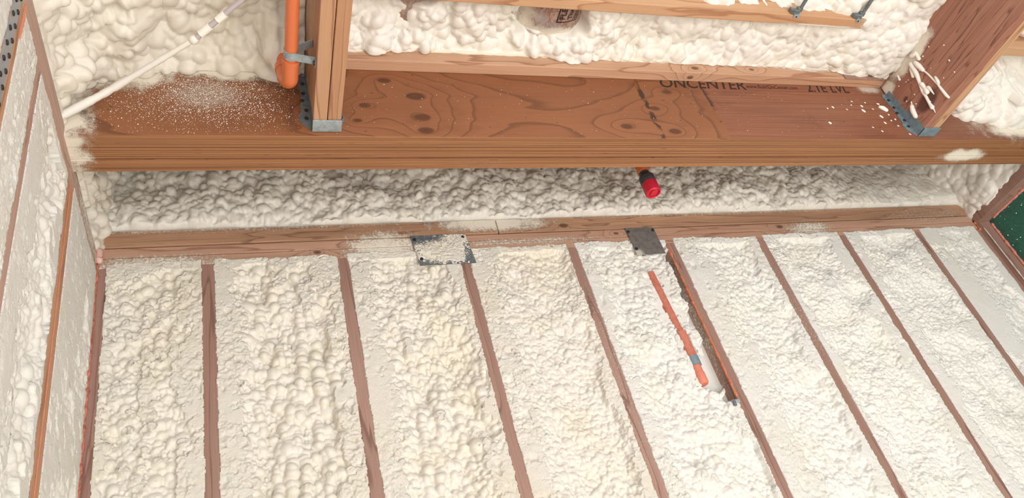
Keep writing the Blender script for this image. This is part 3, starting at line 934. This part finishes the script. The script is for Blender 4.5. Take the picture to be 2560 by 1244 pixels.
add_tube(bm, [(0.2912, -0.73, 0.026), (0.2870, -0.73, 0.026), (0.286, -0.73, 0.026)], [0.006, 0.006, 0.003], 12)
build('screw', bm, nail_m, ps, 40)

# ------------------------------------------------------------------ sprinkler drop with red cap
sp = empty('sprinkler', 'sprinkler drop with red protective cap hanging below the beam', 'sprinkler')
sx, sy = 1.500, -0.200
tube('pipe', [(sx, sy, 0.521), (sx, sy, 0.128)], 0.0165, orange_m, sp, 28)
def lathe(name, prof, mat, parent, seg=40, smooth=40):
    bm = bmesh.new()
    rings = []
    for r, z in prof:
        rings.append([bm.verts.new((sx + r * math.cos(2 * math.pi * k / seg), sy + r * math.sin(2 * math.pi * k / seg), z)) for k in range(seg)])
    for a, b in zip(rings, rings[1:]):
        for k in range(seg): bm.faces.new((a[k], a[(k + 1) % seg], b[(k + 1) % seg], b[k]))
    bm.faces.new(rings[0]); bm.faces.new(rings[-1])
    return build(name, bm, mat, parent, smooth)
lathe('socket', [(0.0225, 0.172), (0.0225, 0.140), (0.021, 0.136)], orange_m, sp)
lathe('collar', [(0.017, 0.146), (0.0185, 0.144), (0.0185, 0.120), (0.0250, 0.117), (0.0285, 0.110), (0.0290, 0.080)], black_m, sp)
cap = lathe('cap', [(0.0287, 0.086), (0.0287, 0.0385), (0.0275, 0.0345), (0.0255, 0.033), (0.0235, 0.0345), (0.0225, 0.040), (0.0225, 0.0415)], red_m, sp)
bm = bmesh.new()
slab(bm, [(-0.013, 0.010), (0.013, 0.010), (0.004, -0.012), (-0.004, -0.012)], lambda a, b, d: Vector((sx + a * 0.9 + b * 0.3, sy + b * 0.9 - a * 0.3, d)), 0.036, 0.046)
build('key', bm, red_dark_m, cap)

# ------------------------------------------------------------------ orange pipe buried in the wall foam
bp_ = empty('sprinkler_pipe', 'orange pipe with grey band half buried in the wall foam', 'pipe')
def wob_tube(name, a, b, r, mat, parent, n=26, jit=0.10, seed=3, seg=20):
    rr = random.Random(seed)
    pts = [Vector(a).lerp(Vector(b), i / n) for i in range(n + 1)]
    rad = [r * (1 + rr.uniform(-jit, jit)) for _ in pts]
    return tube(name, pts, rad, mat, parent, seg, 60)
tube('pipe', [(1.496, 0.014, -0.165), (1.512, 0.014, -0.44)], 0.0165, orange_dusty_m, bp_, 20)
tube('coupling', [(1.5115, 0.012, -0.425), (1.5145, 0.012, -0.53)], 0.0212, orange_dusty_m, bp_, 24)
tube('band', [(1.5143, 0.012, -0.524), (1.5153, 0.012, -0.558)], [0.0222, 0.0222], galv_blue_m, bp_, 24)
tube('stub', [(1.5153, 0.012, -0.555), (1.5158, 0.012, -0.585), (1.516, 0.012, -0.586), (1.5165, 0.012, -0.622), (1.5165, 0.012, -0.627)], [0.0172, 0.0172, 0.0188, 0.0188, 0.015], pink_m, bp_, 24)

cl = empty('metal_clip', 'small grey metal clip under the lower end of the orange sealant line', 'clip')
bm = bmesh.new()
add_box(bm, (1.578, -0.008, -0.712), (1.609, 0.03, -0.700), 0.002, 1)
build('body', bm, galv_m, cl)
bm = bmesh.new()
add_tube(bm, [(1.585, -0.006, -0.705), (1.585, -0.006, -0.722)], 0.006, 14)
build('screw', bm, galv_dark_m, cl, 40)

# ------------------------------------------------------------------ nail plates on the top plates
def nail_plate(x0, x1, z0, z1, lean, mat, label, dog=None):
    p = empty('nail_plate', label, 'plate', 'metal nail plates')
    f = lambda a, b, d: Vector((a, -d, b))
    bm = bmesh.new()
    slab(bm, [(x0, z1), (x1, z1), (x1 + lean, z0), (x0 + lean, z0)], f, 0.0024, 0.0042)
    build('plate', bm, mat, p)
    for a, b in ((0.05, 0.15), (0.93, 0.12), (0.06, 0.8)):
        bm = bmesh.new()
        xx = x0 + (x1 - x0) * a + lean * b; zz = z1 + (z0 - z1) * b
        add_tube(bm, [(xx, -0.003, zz), (xx, -0.0072, zz), (xx, -0.008, zz)], [0.006, 0.006, 0.003], 12)
        build('nail_head', bm, nail_m, p, 40)
    return p
cp = nail_plate(0.643, 0.838, -0.088, 0.041, 0.012, plate_caked_m, 'grey metal nail plate caked with cream foam on the top plates')
nail_plate(1.462, 1.582, -0.088, 0.038, 0.004, plate_clean_m, 'clean dark grey metal nail plate leaning beside the orange sealant')

rng_ = np.random.default_rng(41)
u = np.arange(0.6435, 0.8380, 0.0013); v = np.arange(-0.0875, 0.0406, 0.0013)
U_, V_ = u[:, None], v[None, :]
cov = fbm(rng_, u, v, 0.05, 4, 0.75) * 0.55 + 0.20
cov = cov - 1.3 * np.exp(-(((U_ - 0.69) / 0.035) ** 2 + ((V_ - 0.02) / 0.018) ** 2)) - 0.8 * np.exp(-(((U_ - 0.78) / 0.03) ** 2 + ((V_ - 0.022) / 0.008) ** 2))
cov = cov - 1.7 * np.exp(-(((U_ - 0.832) / 0.022) ** 2 + ((V_ + 0.055) / 0.026) ** 2)) - 2.2 * np.exp(-(((U_ - 0.690) / 0.024) ** 2 + ((V_ + 0.080) / 0.012) ** 2))
cov = cov + 0.9 * np.exp(-(((U_ - 0.745) / 0.05) ** 2 + ((V_ + 0.045) / 0.04) ** 2))
ln_ = 0.012 * (0.041 - V_) / 0.129
edge_ = np.minimum(np.minimum(U_ - 0.643, 0.838 - U_), np.minimum(V_ + 0.088, 0.041 - V_))
cov = cov - 0.45 * sstep(V_, -0.02, 0.03) + 0.25 * fbm(rng_, u, v, 0.009, 2, 0.8)
k_ = sstep(cov, 0.15, 0.4) * sstep(edge_, 0.0, 0.004)
hc = 0.0034 + k_ * (0.0040 + 0.0014 * fbm(rng_, u, v, 0.008, 3, 0.8))
cr_ = sheet('foam_crust', foam_cream, (0, 2, 1, -1), u, v, hc, np.ones_like(hc), 0.0002, mapf=lambda A, B, Hh: np.stack([A + 0.012 * (0.041 - B) / 0.129, -Hh, B], -1))
for k_name in ('label', 'category'):
    if k_name in cr_: del cr_[k_name]
cr_['label'] = 'cream foam crust'
cr_.parent = cp

# ------------------------------------------------------------------ foam covered conduit
cd = empty('conduit', 'thin foam coated conduit slanting from the left wall over the beam', 'conduit')
C0, C1, C2, C3 = (-0.315, -0.54, 0.020), (-0.208, -0.560, 0.098), (-0.079, -0.647, 0.120), (0.010, -0.712, 0.130)
pts = spline([C0, C1, C2, C3], 14)
rr = random.Random(11)
n_ = len(pts)
rad = []
for i in range(n_):
    t = i / (n_ - 1)
    base_r = 0.012 - 0.0058 * t if t > 0.15 else 0.009 + 0.02 * t
    rad.append(base_r * (1 + rr.uniform(-0.10, 0.10)))
tube('foam_coat', pts, rad, foam_white, cd, 14, 180)
tube('pipe', spline([C3, (0.039, -0.741, 0.1345), (0.122, -0.821, 0.145), (0.292, -0.985, 0.160)], 6), 0.0072, conduit_m, cd, 16)
kb = bmesh.new()
bmesh.ops.create_icosphere(kb, subdivisions=3, radius=0.0125, matrix=Matrix.Translation((0.004, -0.707, 0.1295)))
build('foam_knob', kb, foam_white, cd, 180)
d_ = (Vector((0.122, -0.821, 0.145)) - Vector((0.039, -0.741, 0.1345))).normalized()
c_ = Vector((0.021, -0.7235, 0.1322))
tube('coupling', [c_, c_ + d_ * 0.034], 0.0105, drip_m, cd, 18)
tube('coupling', [c_ + d_ * 0.058, c_ + d_ * 0.085], 0.0100, drip_m, cd, 18)

# ------------------------------------------------------------------ spray foam: back wall bays
ZBOT = -1.34
def recess(rng, u, v, h, trim):
    # the foam stops short of the stud: its side stays bare down to the metal clip, and a hollow surrounds the pipe end
    edge = 1.607 - 0.036 + 0.012 * fbm(rng, u, v, 0.05, 3, 0.7) + 0.02 * sstep(v[None, :], -0.45, -0.15)
    m = (u[:, None] > edge) & (v[None, :] > -0.70) & (v[None, :] < -0.075)
    h = np.where(m, -0.050, h)
    # hollow round the end of the pipe
    d = np.hypot((u[:, None] - 1.545) / 0.035, (v[None, :] + 0.585) / 0.075) + 0.25 * fbm(rng, u, v, 0.03, 2)
    h = np.where(d < 1, np.minimum(h, -0.05), h)
    # slot over the pipe
    cx = 1.496 + (1.512 - 1.496) * (v[None, :] + 0.165) / (-0.275)
    wv = 0.0128 + 0.0050 * fbm(rng, u, v, 0.035, 3, 0.8)
    m = (np.abs(u[:, None] - cx) < wv) & (v[None, :] < -0.17) & (v[None, :] > -0.64)
    h = np.where(m, -0.034, h)
    m = (np.abs(u[:, None] - cx - 0.002) < 0.019 + 0.003 * fbm(rng, u, v, 0.025, 2)) & (v[None, :] < -0.42) & (v[None, :] > -0.635)
    h = np.where(m, -0.036, h)
    h = np.where((np.abs(u[:, None] - cx) < 0.05) & (v[None, :] > -0.64) & (v[None, :] < -0.15) & (h > -0.015), np.maximum(h, -0.006), h)
    return h, trim * (h > -0.02)

LB = ['lumpy cream foam with buried cable ridges between the left corner stud and the first stud',
      'cream foam of large glossy bubbles between the first stud and the pinkish bare stud',
      'cream foam bay directly below the foam-caked metal plate',
      'cream foam bay between the caked plate stud and the next, broad shaved strip at left',
      'white foam bay holding the half buried orange pipe',
      'white foam bay with a wide smooth shaved patch right of the orange sealant line',
      'pale finely rippled foam bay, second right of the orange sealant line',
      'pale finely rippled foam bay, third right of the orange sealant line',
      'smooth grey white foam bay beside the green sheathed corner']
E_ = 0.019
bays = [(0, dict(left=0.12, right=0.30, bub=(0.008, 0.018), depth=0.022, amp=1.2, bumps=0.005, wires=[(-0.165, 0.012, -0.90, -0.15), (-0.205, 0.009, -0.95, -0.35)])),
        (1, dict(left=0.22, right=0.16, bub=(0.010, 0.021), depth=0.030, chains=0.40, amp=1.2, bumps=0.004)),
        (2, dict(left=0.24, right=0.20, bub=(0.009, 0.018), depth=0.026, amp=1.2, bumps=0.005)),
        (3, dict(left=0.26, right=0.10, bub=(0.006, 0.012), amp=0.8, depth=0.016, cover=2.4)),
        (4, dict(left=0.14, right=0.05, bub=(0.007, 0.015), amp=0.8, depth=0.014, mods=recess, mat=foam_pale)),
        (5, dict(left=0.34, right=0.12, bub=(0.006, 0.012), amp=0.85, depth=0.016, mat=foam_pale, smooth_trim=0.3, res=0.0025)),
        (6, dict(left=0.10, right=0.18, bub=(0.006, 0.012), amp=0.8, depth=0.015, aniso=0.8, mat=foam_pale, smooth_trim=0.3, res=0.0025)),
        (7, dict(left=0.16, right=0.20, bub=(0.006, 0.011), amp=0.75, depth=0.013, aniso=0.75, mat=foam_pale, smooth_trim=0.5, res=0.0025)),
        (8, dict(left=0.45, right=0.14, bub=(0.006, 0.012), amp=0.6, depth=0.012, mat=foam_pale, smooth_trim=0.92, res=0.0025))]
for k, kw in bays:
    bay_foam(100 + k, STUD[k] + E_, STUD[k + 1] - E_, ZBOT, LB[k], **kw)

# left wall bays (u runs along the wall)
LW = (1, 2, 0, 1)
def left_bay(seed, y0, y1, label, **kw):
    kw.setdefault('zt', -0.056)
    kw.setdefault('mat', foam_pale)
    o = bay_foam(seed, y0, y1, -1.42, label, axes=LW, group='left wall foam bays', **kw)
    me = o.data
    n = len(me.vertices)
    co = np.empty(n * 3, np.float32); me.vertices.foreach_get('co', co)
    co = co.reshape(-1, 3); co[:, 0] += XL
    me.vertices.foreach_set('co', co.ravel())
    return o
left_bay(201, -0.362, -0.004, 'smooth white foam on the left wall between the corner and the paired studs', left=0.8, right=0.3, smooth_trim=0.75, depth=0.004, amp=0.5, zt=-0.034)
left_bay(202, -0.752, -0.438, 'white foam with a deep ridge on the left wall, between paired studs and thin stud', left=0.45, right=0.22, smooth_trim=0.7, depth=0.022, amp=0.9, bub=(0.009, 0.02))
left_bay(203, -0.909, -0.790, 'rough white foam strip between the thin left stud and the strapped stud', left=0.5, right=0.5, smooth_trim=0.5, depth=0.008)
left_bay(204, -1.25, -0.985, 'foam strip at the photo\'s top left edge past the metal strap', left=0.5, right=0.3, smooth_trim=0.5, res=0.004)

# ------------------------------------------------------------------ rim and ceiling foam
GR = 'rim and ceiling foam'
# behind the beam, standing on the plates
u = np.arange(XL - 0.02, XR + 0.03, 0.0035); v = np.arange(0.101, 0.46, 0.0035)
prof = np.interp(v, [0.10, 0.115, 0.14, 0.20, 0.30, 0.46], [0.0, 0.012, 0.020, 0.018, 0.0, -0.01])
rightflat = sstep(u, 2.2, 2.9)[:, None]
base = prof[None, :] + 0 * u[:, None] - 0.012
def rimmod(rng, u, v, F):
    e = v[None, :] - 0.101 - 0.003 - 0.008 * np.abs(fbm(rng, u, v, 0.10, 3, 0.6))
    lip = sstep(e, 0.0, 0.007)
    f2 = F * (1 - 0.65 * rightflat) + rightflat * 0.65 * (prof[None, :] + 0.008 + 0.012 * vnoise(rng, u, v, 0.09, 0.07))
    return np.where(lip < 1, f2 * lip - 0.02 * (1 - lip), f2)
rim_foam(301, (0, 2, 1, -1), u, v, base, 'band of bulging white foam between the top plates and the beam', GR, aniso=1.6, lump=(0.026, 0.050), bub=(0.007, 0.017), cov=3.0, mods=rimmod)

# left rim above the left plate: camera side of the beam, and behind it
u = np.arange(-1.25, -0.5115, 0.004); v = np.arange(0.0, 0.40, 0.004)
def cove(U, V, Hh):
    s0, r = 0.035, 0.19
    th = np.clip((V - s0) / r, 0, math.pi / 2)
    ext = np.maximum(V - s0 - r * math.pi / 2, 0)
    X = XL + r - r * np.cos(th) + np.cos(th) * Hh + ext
    Z = 0.016 + np.minimum(V, s0) + r * np.sin(th) - np.sin(th) * Hh
    return np.stack([X, U, Z], -1)
def lm(rng, u, v, F):
    e = v[None, :] - 0.008 - 0.005 * fbm(rng, u, v, 0.06, 3, 0.7)
    F = F + 0.010 * sstep(v[None, :], 0.03, 0.12) - 0.07 * sstep(v[None, :], 0.29, 0.40)
    k = sstep(e, 0.0, 0.03)
    return np.where(e < 0, -0.008, 0.002 * (1 - k) + F * k)
rim_foam(302, (1, 2, 0, 1), u, v, 0 * v[None, :] + 0 * u[:, None] - 0.010, 'lumpy cream foam above the left wall plate, near end of the beam', GR, lump=(0.035, 0.075), bub=(0.010, 0.026), aniso=1.0, mat=foam_cream, mods=lm, cov=2.0, mapf=cove)
def lm(rng, u, v, F):
    e = v[None, :] - 0.016 - 0.006 * (1 + fbm(rng, u, v, 0.06, 3, 0.7))
    return XL + np.where(e < 0, -0.01, np.where(e < 0.02, np.minimum(F, 0.01), F))
u = np.arange(-0.382, 0.02, 0.0045); v = np.arange(0.016, 0.45, 0.0045)
prof = np.interp(v, [0.016, 0.03, 0.10, 0.2, 0.45], [-0.004, 0.004, 0.014, 0.02, 0.04])
rim_foam(303, (1, 2, 0, 1), u, v, prof[None, :] + 0 * u[:, None] - 0.012, 'cream foam above the left wall plate, between beam and back corner', GR, lump=(0.03, 0.06), bub=(0.01, 0.025), aniso=1.0, mat=foam_cream, mods=lm)
# right rim
u = np.arange(-0.55, 0.02, 0.0045); v = np.arange(0.012, 0.45, 0.0045)
prof = np.interp(v, [0.012, 0.04, 0.10, 0.2, 0.45], [-0.004, 0.003, 0.020, 0.045, 0.10])
def rm(rng, u, v, F):
    e = v[None, :] - 0.012 - 0.004 * (1 + fbm(rng, u, v, 0.08, 3, 0.7))
    return -XR + np.where(e < 0, -0.01, np.where(e < 0.015, np.minimum(F, 0.006), F))
rim_foam(304, (1, 2, 0, -1), u, v, prof[None, :] + 0 * u[:, None] - 0.008, 'pale smooth foam over the right wall plate above the green board', GR, lump=(0.04, 0.08), bub=(0.012, 0.03), amp=0.45, aniso=1.0, mods=rm, fine=False)

# ceiling foam, left bay
CA = (0, 1, 2, -1)
u = np.arange(XL - 0.06, 0.2945, 0.0045); v = np.arange(-1.35, YF + 0.003, 0.0045)
nb = sstep(v, YF - 0.13, YF)[None, :]
bx = np.interp(u, [XL, -0.2, 0.0, 0.29], [0.26, 0.265, 0.285, 0.30])[:, None]
corner = np.interp(u, [XL, -0.25, -0.15, 0.0, 0.20, 0.30], [0.225, 0.225, 0.225, 0.228, 0.245, 0.26])[:, None]
z = bx * (1 - nb) + corner * nb
z = z - 0.13 * np.exp(-((u[:, None] - 0.220) / 0.036) ** 4 - ((v[None, :] + 0.615) / 0.05) ** 4)
base = -z - 0.012
def cm(rng, u, v, F):
    return F
rim_foam(305, CA, u, v, base, 'big soft cream foam lumps in the ceiling left of the pale joist', GR, lump=(0.04, 0.085), bub=(0.010, 0.030), aniso=1.1, ang=0.4, mat=foam_cream, cov=2.0)

# ceiling foam, middle bay
u = np.arange(0.3685, 2.4635, 0.0038); v = np.arange(-1.25, YF - 0.033, 0.0038)
nl = sstep(v, -0.62, -0.55)[None, :]
front_ = sstep(v, -0.78, -0.80)[None, :]
zc = np.interp(u, [0.37, 0.5, 1.2, 1.8, 2.15, 2.35, 2.465], [0.345, 0.345, 0.350, 0.345, 0.325, 0.29, 0.25])[:, None]
zl = np.interp(u, [0.37, 0.45, 1.0, 2.0, 2.2, 2.465], [0.315, 0.325, 0.326, 0.324, 0.315, 0.285])[:, None]
zf = np.interp(u, [0.37, 1.2, 1.75, 1.95, 2.1, 2.2, 2.465], [0.44, 0.44, 0.43, 0.39, 0.345, 0.318, 0.275])[:, None]
z = zc * (1 - nl) + zl * nl
z = z * (1 - front_) + zf * front_
z = z - 0.036 * np.exp(-((u[:, None] - 1.07) / 0.15) ** 2) * np.exp(-((v[None, :] + 0.598) / 0.032) ** 2)
base = -z - 0.010
fineR = sstep(u, 1.15, 1.5)[:, None]
def mm(rng, u, v, F):
    # room for the ducts, and a crust along the ledger
    for cx, cz, r in ((1.055, 0.455, 0.136), (0.615, 0.452, 0.105)):
        d = np.hypot((u[:, None] - cx) / 0.125, 0) if cx > 1 else np.hypot((u[:, None] - cx) / 0.06, 0)
        m = sstep(d + 0.18 * fbm(rng, u, v, 0.06, 3), 1.0, 0.82) * sstep(v[None, :] + 0.015 * fbm(rng, u, v, 0.05, 2), -0.636 if cx > 1 else -0.70, -0.655 if cx > 1 else -0.715)
        F = F * (1 - m) + np.minimum(F, -0.40) * m
    e = sstep(v[None, :], -0.553, -0.548)
    return F * (1 - e) + (-0.336) * e
def midfoam():
    rng = np.random.default_rng(306)
    b = base + fbm(rng, u, v, 0.22, 3, 0.6) * 0.014
    A = cauliflower(rng, u, v, b, (0.028, 0.060), (0.009, 0.022), 1.0, 1.5, 0.0, 2.2, True, 1 - 0.4 * fineR + 0 * v[None, :])
    A = mm(rng, u, v, A)
    sheet('spray_foam', foam_white, CA, u, v, A, None, 0.04, 'white ribbed foam between the ledger board and the blocking board', 'foam', GR)
midfoam()

# ceiling foam, right bay: slides down over the beam face towards the right wall
u = np.arange(2.5375, XR + 0.12, 0.0045); v = np.arange(-1.25, YF + 0.003, 0.0045)
nb = sstep(v, YF - 0.22, YF - 0.01)[None, :]
zc = np.interp(u, [2.53, 2.8, 3.0, 3.3], [0.33, 0.30, 0.26, 0.2])[:, None]
zw = np.interp(u, [2.53, 2.62, 2.72, 2.85, 3.05, 3.3], [0.30, 0.20, 0.13, 0.09, 0.045, 0.02])[:, None]
base = -(zc * (1 - nb) + zw * nb) - 0.006
def rg(rng, u, v, F):
    # groove left by the spray pass
    cx = 2.73 - (v[None, :] + 0.53) * 0.9
    d = np.abs(u[:, None] - cx)
    return F - 0.012 * np.exp(-(d / 0.012) ** 2) * sstep(v[None, :], -0.8, -0.7)
rim_foam(307, CA, u, v, base, 'bluish white foam sliding onto the beam right of the right joist', GR, lump=(0.04, 0.08), bub=(0.012, 0.03), amp=0.6, aniso=1.0, mods=rg)

# ------------------------------------------------------------------ drips and droplets on the right joist
XD = 2.4625
def drip(name, segs, label, x=XD, axis=0, cat='foam drip', group='foam drips'):
    """segs: list of ([(y, z)...], [radii...]) joined into one blob"""
    bm = bmesh.new()
    for P, R in segs:
        pp_, rr_ = [], []
        if axis == 0: Q = [Vector((x - R[i] * 0.45, p[0], p[1])) for i, p in enumerate(P)]
        else: Q = [Vector((p[0], x - R[i] * 0.45, p[1])) for i, p in enumerate(P)]
        Q2 = spline(Q, 5)
        n = len(Q2)
        R2 = [float(np.interp(i / (n - 1) * (len(R) - 1), range(len(R)), R)) for i in range(n)]
        a = (Q2[1] - Q2[0]).normalized(); b = (Q2[-1] - Q2[-2]).normalized()
        pre = [Q2[0] - a * R2[0] * k for k in (0.95, 0.7)]; post = [Q2[-1] + b * R2[-1] * k for k in (0.7, 0.95)]
        add_tube(bm, pre + Q2 + post, [R2[0] * 0.3, R2[0] * 0.72] + R2 + [R2[-1] * 0.72, R2[-1] * 0.3], 12)
    o = build(name, bm, drip_m, None, 180)
    return tag(o, label, cat, group)

drip('foam_drip', [([(-0.668, 0.225), (-0.662, 0.184), (-0.648, 0.145), (-0.637, 0.111), (-0.633, 0.085), (-0.627, 0.055), (-0.626, 0.036)], [0.009, 0.009, 0.006, 0.007, 0.0055, 0.0055, 0.008]),
                   ([(-0.626, 0.034), (-0.621, 0.014)], [0.003, 0.0012]), ([(-0.656, 0.213), (-0.645, 0.184)], [0.006, 0.007]),
                   ([(-0.651, 0.132), (-0.650, 0.112), (-0.648, 0.094)], [0.009, 0.007, 0.010]), ([(-0.655, 0.108), (-0.662, 0.100), (-0.660, 0.068)], [0.005, 0.006, 0.002])],
     'long knobbly foam strand running down across the dark knot of the right joist')
drip('foam_drip', [([(-0.684, 0.214), (-0.686, 0.192), (-0.687, 0.168)], [0.008, 0.010, 0.007]), ([(-0.687, 0.168), (-0.691, 0.134), (-0.694, 0.085)], [0.003, 0.0032, 0.004]), ([(-0.694, 0.085), (-0.693, 0.056), (-0.692, 0.025), (-0.693, 0.012)], [0.0035, 0.005, 0.0055, 0.0045]),
                   ([(-0.704, 0.108), (-0.702, 0.09), (-0.698, 0.080)], [0.004, 0.006, 0.005])],
     'thin straight foam strand near the lower edge of the right joist')
drip('foam_drip', [([(-0.577, 0.123), (-0.571, 0.112)], [0.0018, 0.003]), ([(-0.569, 0.106), (-0.562, 0.09), (-0.556, 0.066)], [0.0075, 0.0095, 0.0085])], 'plump foam drip on the right joist just above the hanger')
drip('foam_drip', [([(-0.707, 0.240), (-0.703, 0.212)], [0.006, 0.007]), ([(-0.69, 0.245), (-0.703, 0.236)], [0.009, 0.008])], 'stubby foam drip at the foam edge on top of the right joist')
drip('foam_drip', [([(-0.600, 0.242), (-0.596, 0.224)], [0.0035, 0.0045])], 'tiny foam drip on the right joist beside the dark ledger end')
drip('foam_drip', [([(2.383, 0.160), (2.392, 0.152), (2.402, 0.142)], [0.006, 0.0085, 0.007])], 'plump foam blob on the beam left of the right hanger', YF, 1)

DG = 'foam droplets by the right joist hanger'
rr = random.Random(5)
spots = [(2.301, 0.165, 0.004), (2.293, 0.139, 0.0055), (2.358, 0.109, 0.005), (2.388, 0.179, 0.0045), (2.353, 0.075, 0.0042), (2.391, 0.088, 0.0035), (2.097, 0.07, 0.0055), (2.161, 0.155, 0.004), (2.133, 0.148, 0.003),
         (2.431, 0.016, 0.003), (2.40, 0.12, 0.0035), (2.415, 0.095, 0.0038), (2.255, 0.17, 0.003), (2.27, 0.19, 0.0025), (2.33, 0.185, 0.003), (2.31, 0.03, 0.003), (2.22, 0.145, 0.0025), (2.405, 0.06, 0.003), (2.345, 0.15, 0.0025), (2.28, 0.05, 0.0025)]
for x, z, r in spots:
    bm = bmesh.new()
    bmesh.ops.create_icosphere(bm, subdivisions=2, radius=r, matrix=Matrix.Translation((x, YF - r * 0.1, z)) @ Matrix.Rotation(rr.uniform(-0.9, -0.5), 4, 'Y') @ Matrix.Diagonal((0.8, 0.6, rr.uniform(1.1, 1.9), 1)))
    tag(build('foam_droplet', bm, drip_m, None, 180), 'small white foam droplet spattered on the beam left of the right joist hanger', 'foam droplet', DG)
for i in range(16):
    y = rr.uniform(-0.80, -0.56); z = rr.uniform(0.05, 0.22); r = rr.uniform(0.0018, 0.004)
    bm = bmesh.new()
    bmesh.ops.create_icosphere(bm, subdivisions=2, radius=r, matrix=Matrix.Translation((XD - r * 0.2, y, z)) @ Matrix.Diagonal((0.6, 1, rr.uniform(1, 1.5), 1)))
    tag(build('foam_droplet', bm, drip_m, None, 180), 'small white foam droplet spattered on the side of the right joist', 'foam droplet', 'foam droplets on the right joist')

# fine white overspray grit: uncountable specks on the beam face left of the pale joist
def grit(n, sampler, label, seed):
    rng = np.random.default_rng(seed)
    V, Fc = [], []
    for _ in range(n):
        x, y, z, r, ax = sampler(rng)
        k = len(V)
        for j, dv in enumerate(((1, 0, 0), (-1, 0, 0), (0, 1, 0), (0, -1, 0), (0, 0, 1), (0, 0, -1))):
            s = r * rng.uniform(0.6, 1.3)
            V.append((x + dv[0] * s, y + dv[1] * s * (0.5 if ax == 1 else 1), z + dv[2] * s))
        for a in (0, 1):
            for b, c in ((2, 4), (4, 3), (3, 5), (5, 2)): Fc.append((k + a, k + b, k + c) if a == 0 else (k + a, k + c, k + b))
    me = bpy.data.meshes.new('foam_grit')
    me.from_pydata(V, [], Fc)
    me.polygons.foreach_set('use_smooth', [True] * len(me.polygons))
    tag(link('foam_grit', me, drip_m), label, 'foam grit', None, 'stuff')
def s1(rng):
    while True:
        x = rng.normal(0.03, 0.12); z = rng.normal(0.15, 0.07)
        if -0.29 < x < 0.262 and -0.008 < z < 0.26: break
    return x, YF + 0.0006, z, abs(rng.normal(0, 0.0007)) + 0.0004, 1
grit(6500, s1, 'fine white foam grit scattered over the beam left of the pale joist', 21)
def s2(rng):
    return rng.uniform(-0.29, 2.43), YF + 0.0006, rng.uniform(-0.008, 0.27), abs(rng.normal(0, 0.0007)) + 0.0005, 1
def s3(rng):
    return XR + 0.0595, rng.uniform(-0.5, -0.03), rng.uniform(-0.6, -0.02), abs(rng.normal(0, 0.0012)) + 0.0006, 0
grit(240, s3, 'white foam specks on the dark green sheathing board', 23)
grit(260, s2, 'sparse white foam specks along the whole beam face', 22)

# ------------------------------------------------------------------ place everything above the floor, origins at each thing's base
tops = [o for o in COL.objects if o.parent is None and o.type in ('MESH', 'EMPTY')]
def mesh_tree(o):
    out = [o] if o.type == 'MESH' else []
    for c in o.children: out += mesh_tree(c)
    return out
for o in tops:
    ms = mesh_tree(o)
    lo = np.array([1e9] * 3); hi = -lo
    arr = {}
    for m in ms:
        a = np.empty(len(m.data.vertices) * 3, np.float32); m.data.vertices.foreach_get('co', a); a = a.reshape(-1, 3)
        arr[m.name] = a
        lo = np.minimum(lo, a.min(0)); hi = np.maximum(hi, a.max(0))
    b = np.array([(lo[0] + hi[0]) / 2, (lo[1] + hi[1]) / 2, lo[2]])
    for m in ms:
        m.data.vertices.foreach_set('co', (arr[m.name] - b).astype(np.float32).ravel()); m.data.update()
    o.location = (float(b[0]), float(b[1]), float(b[2]) + H0)
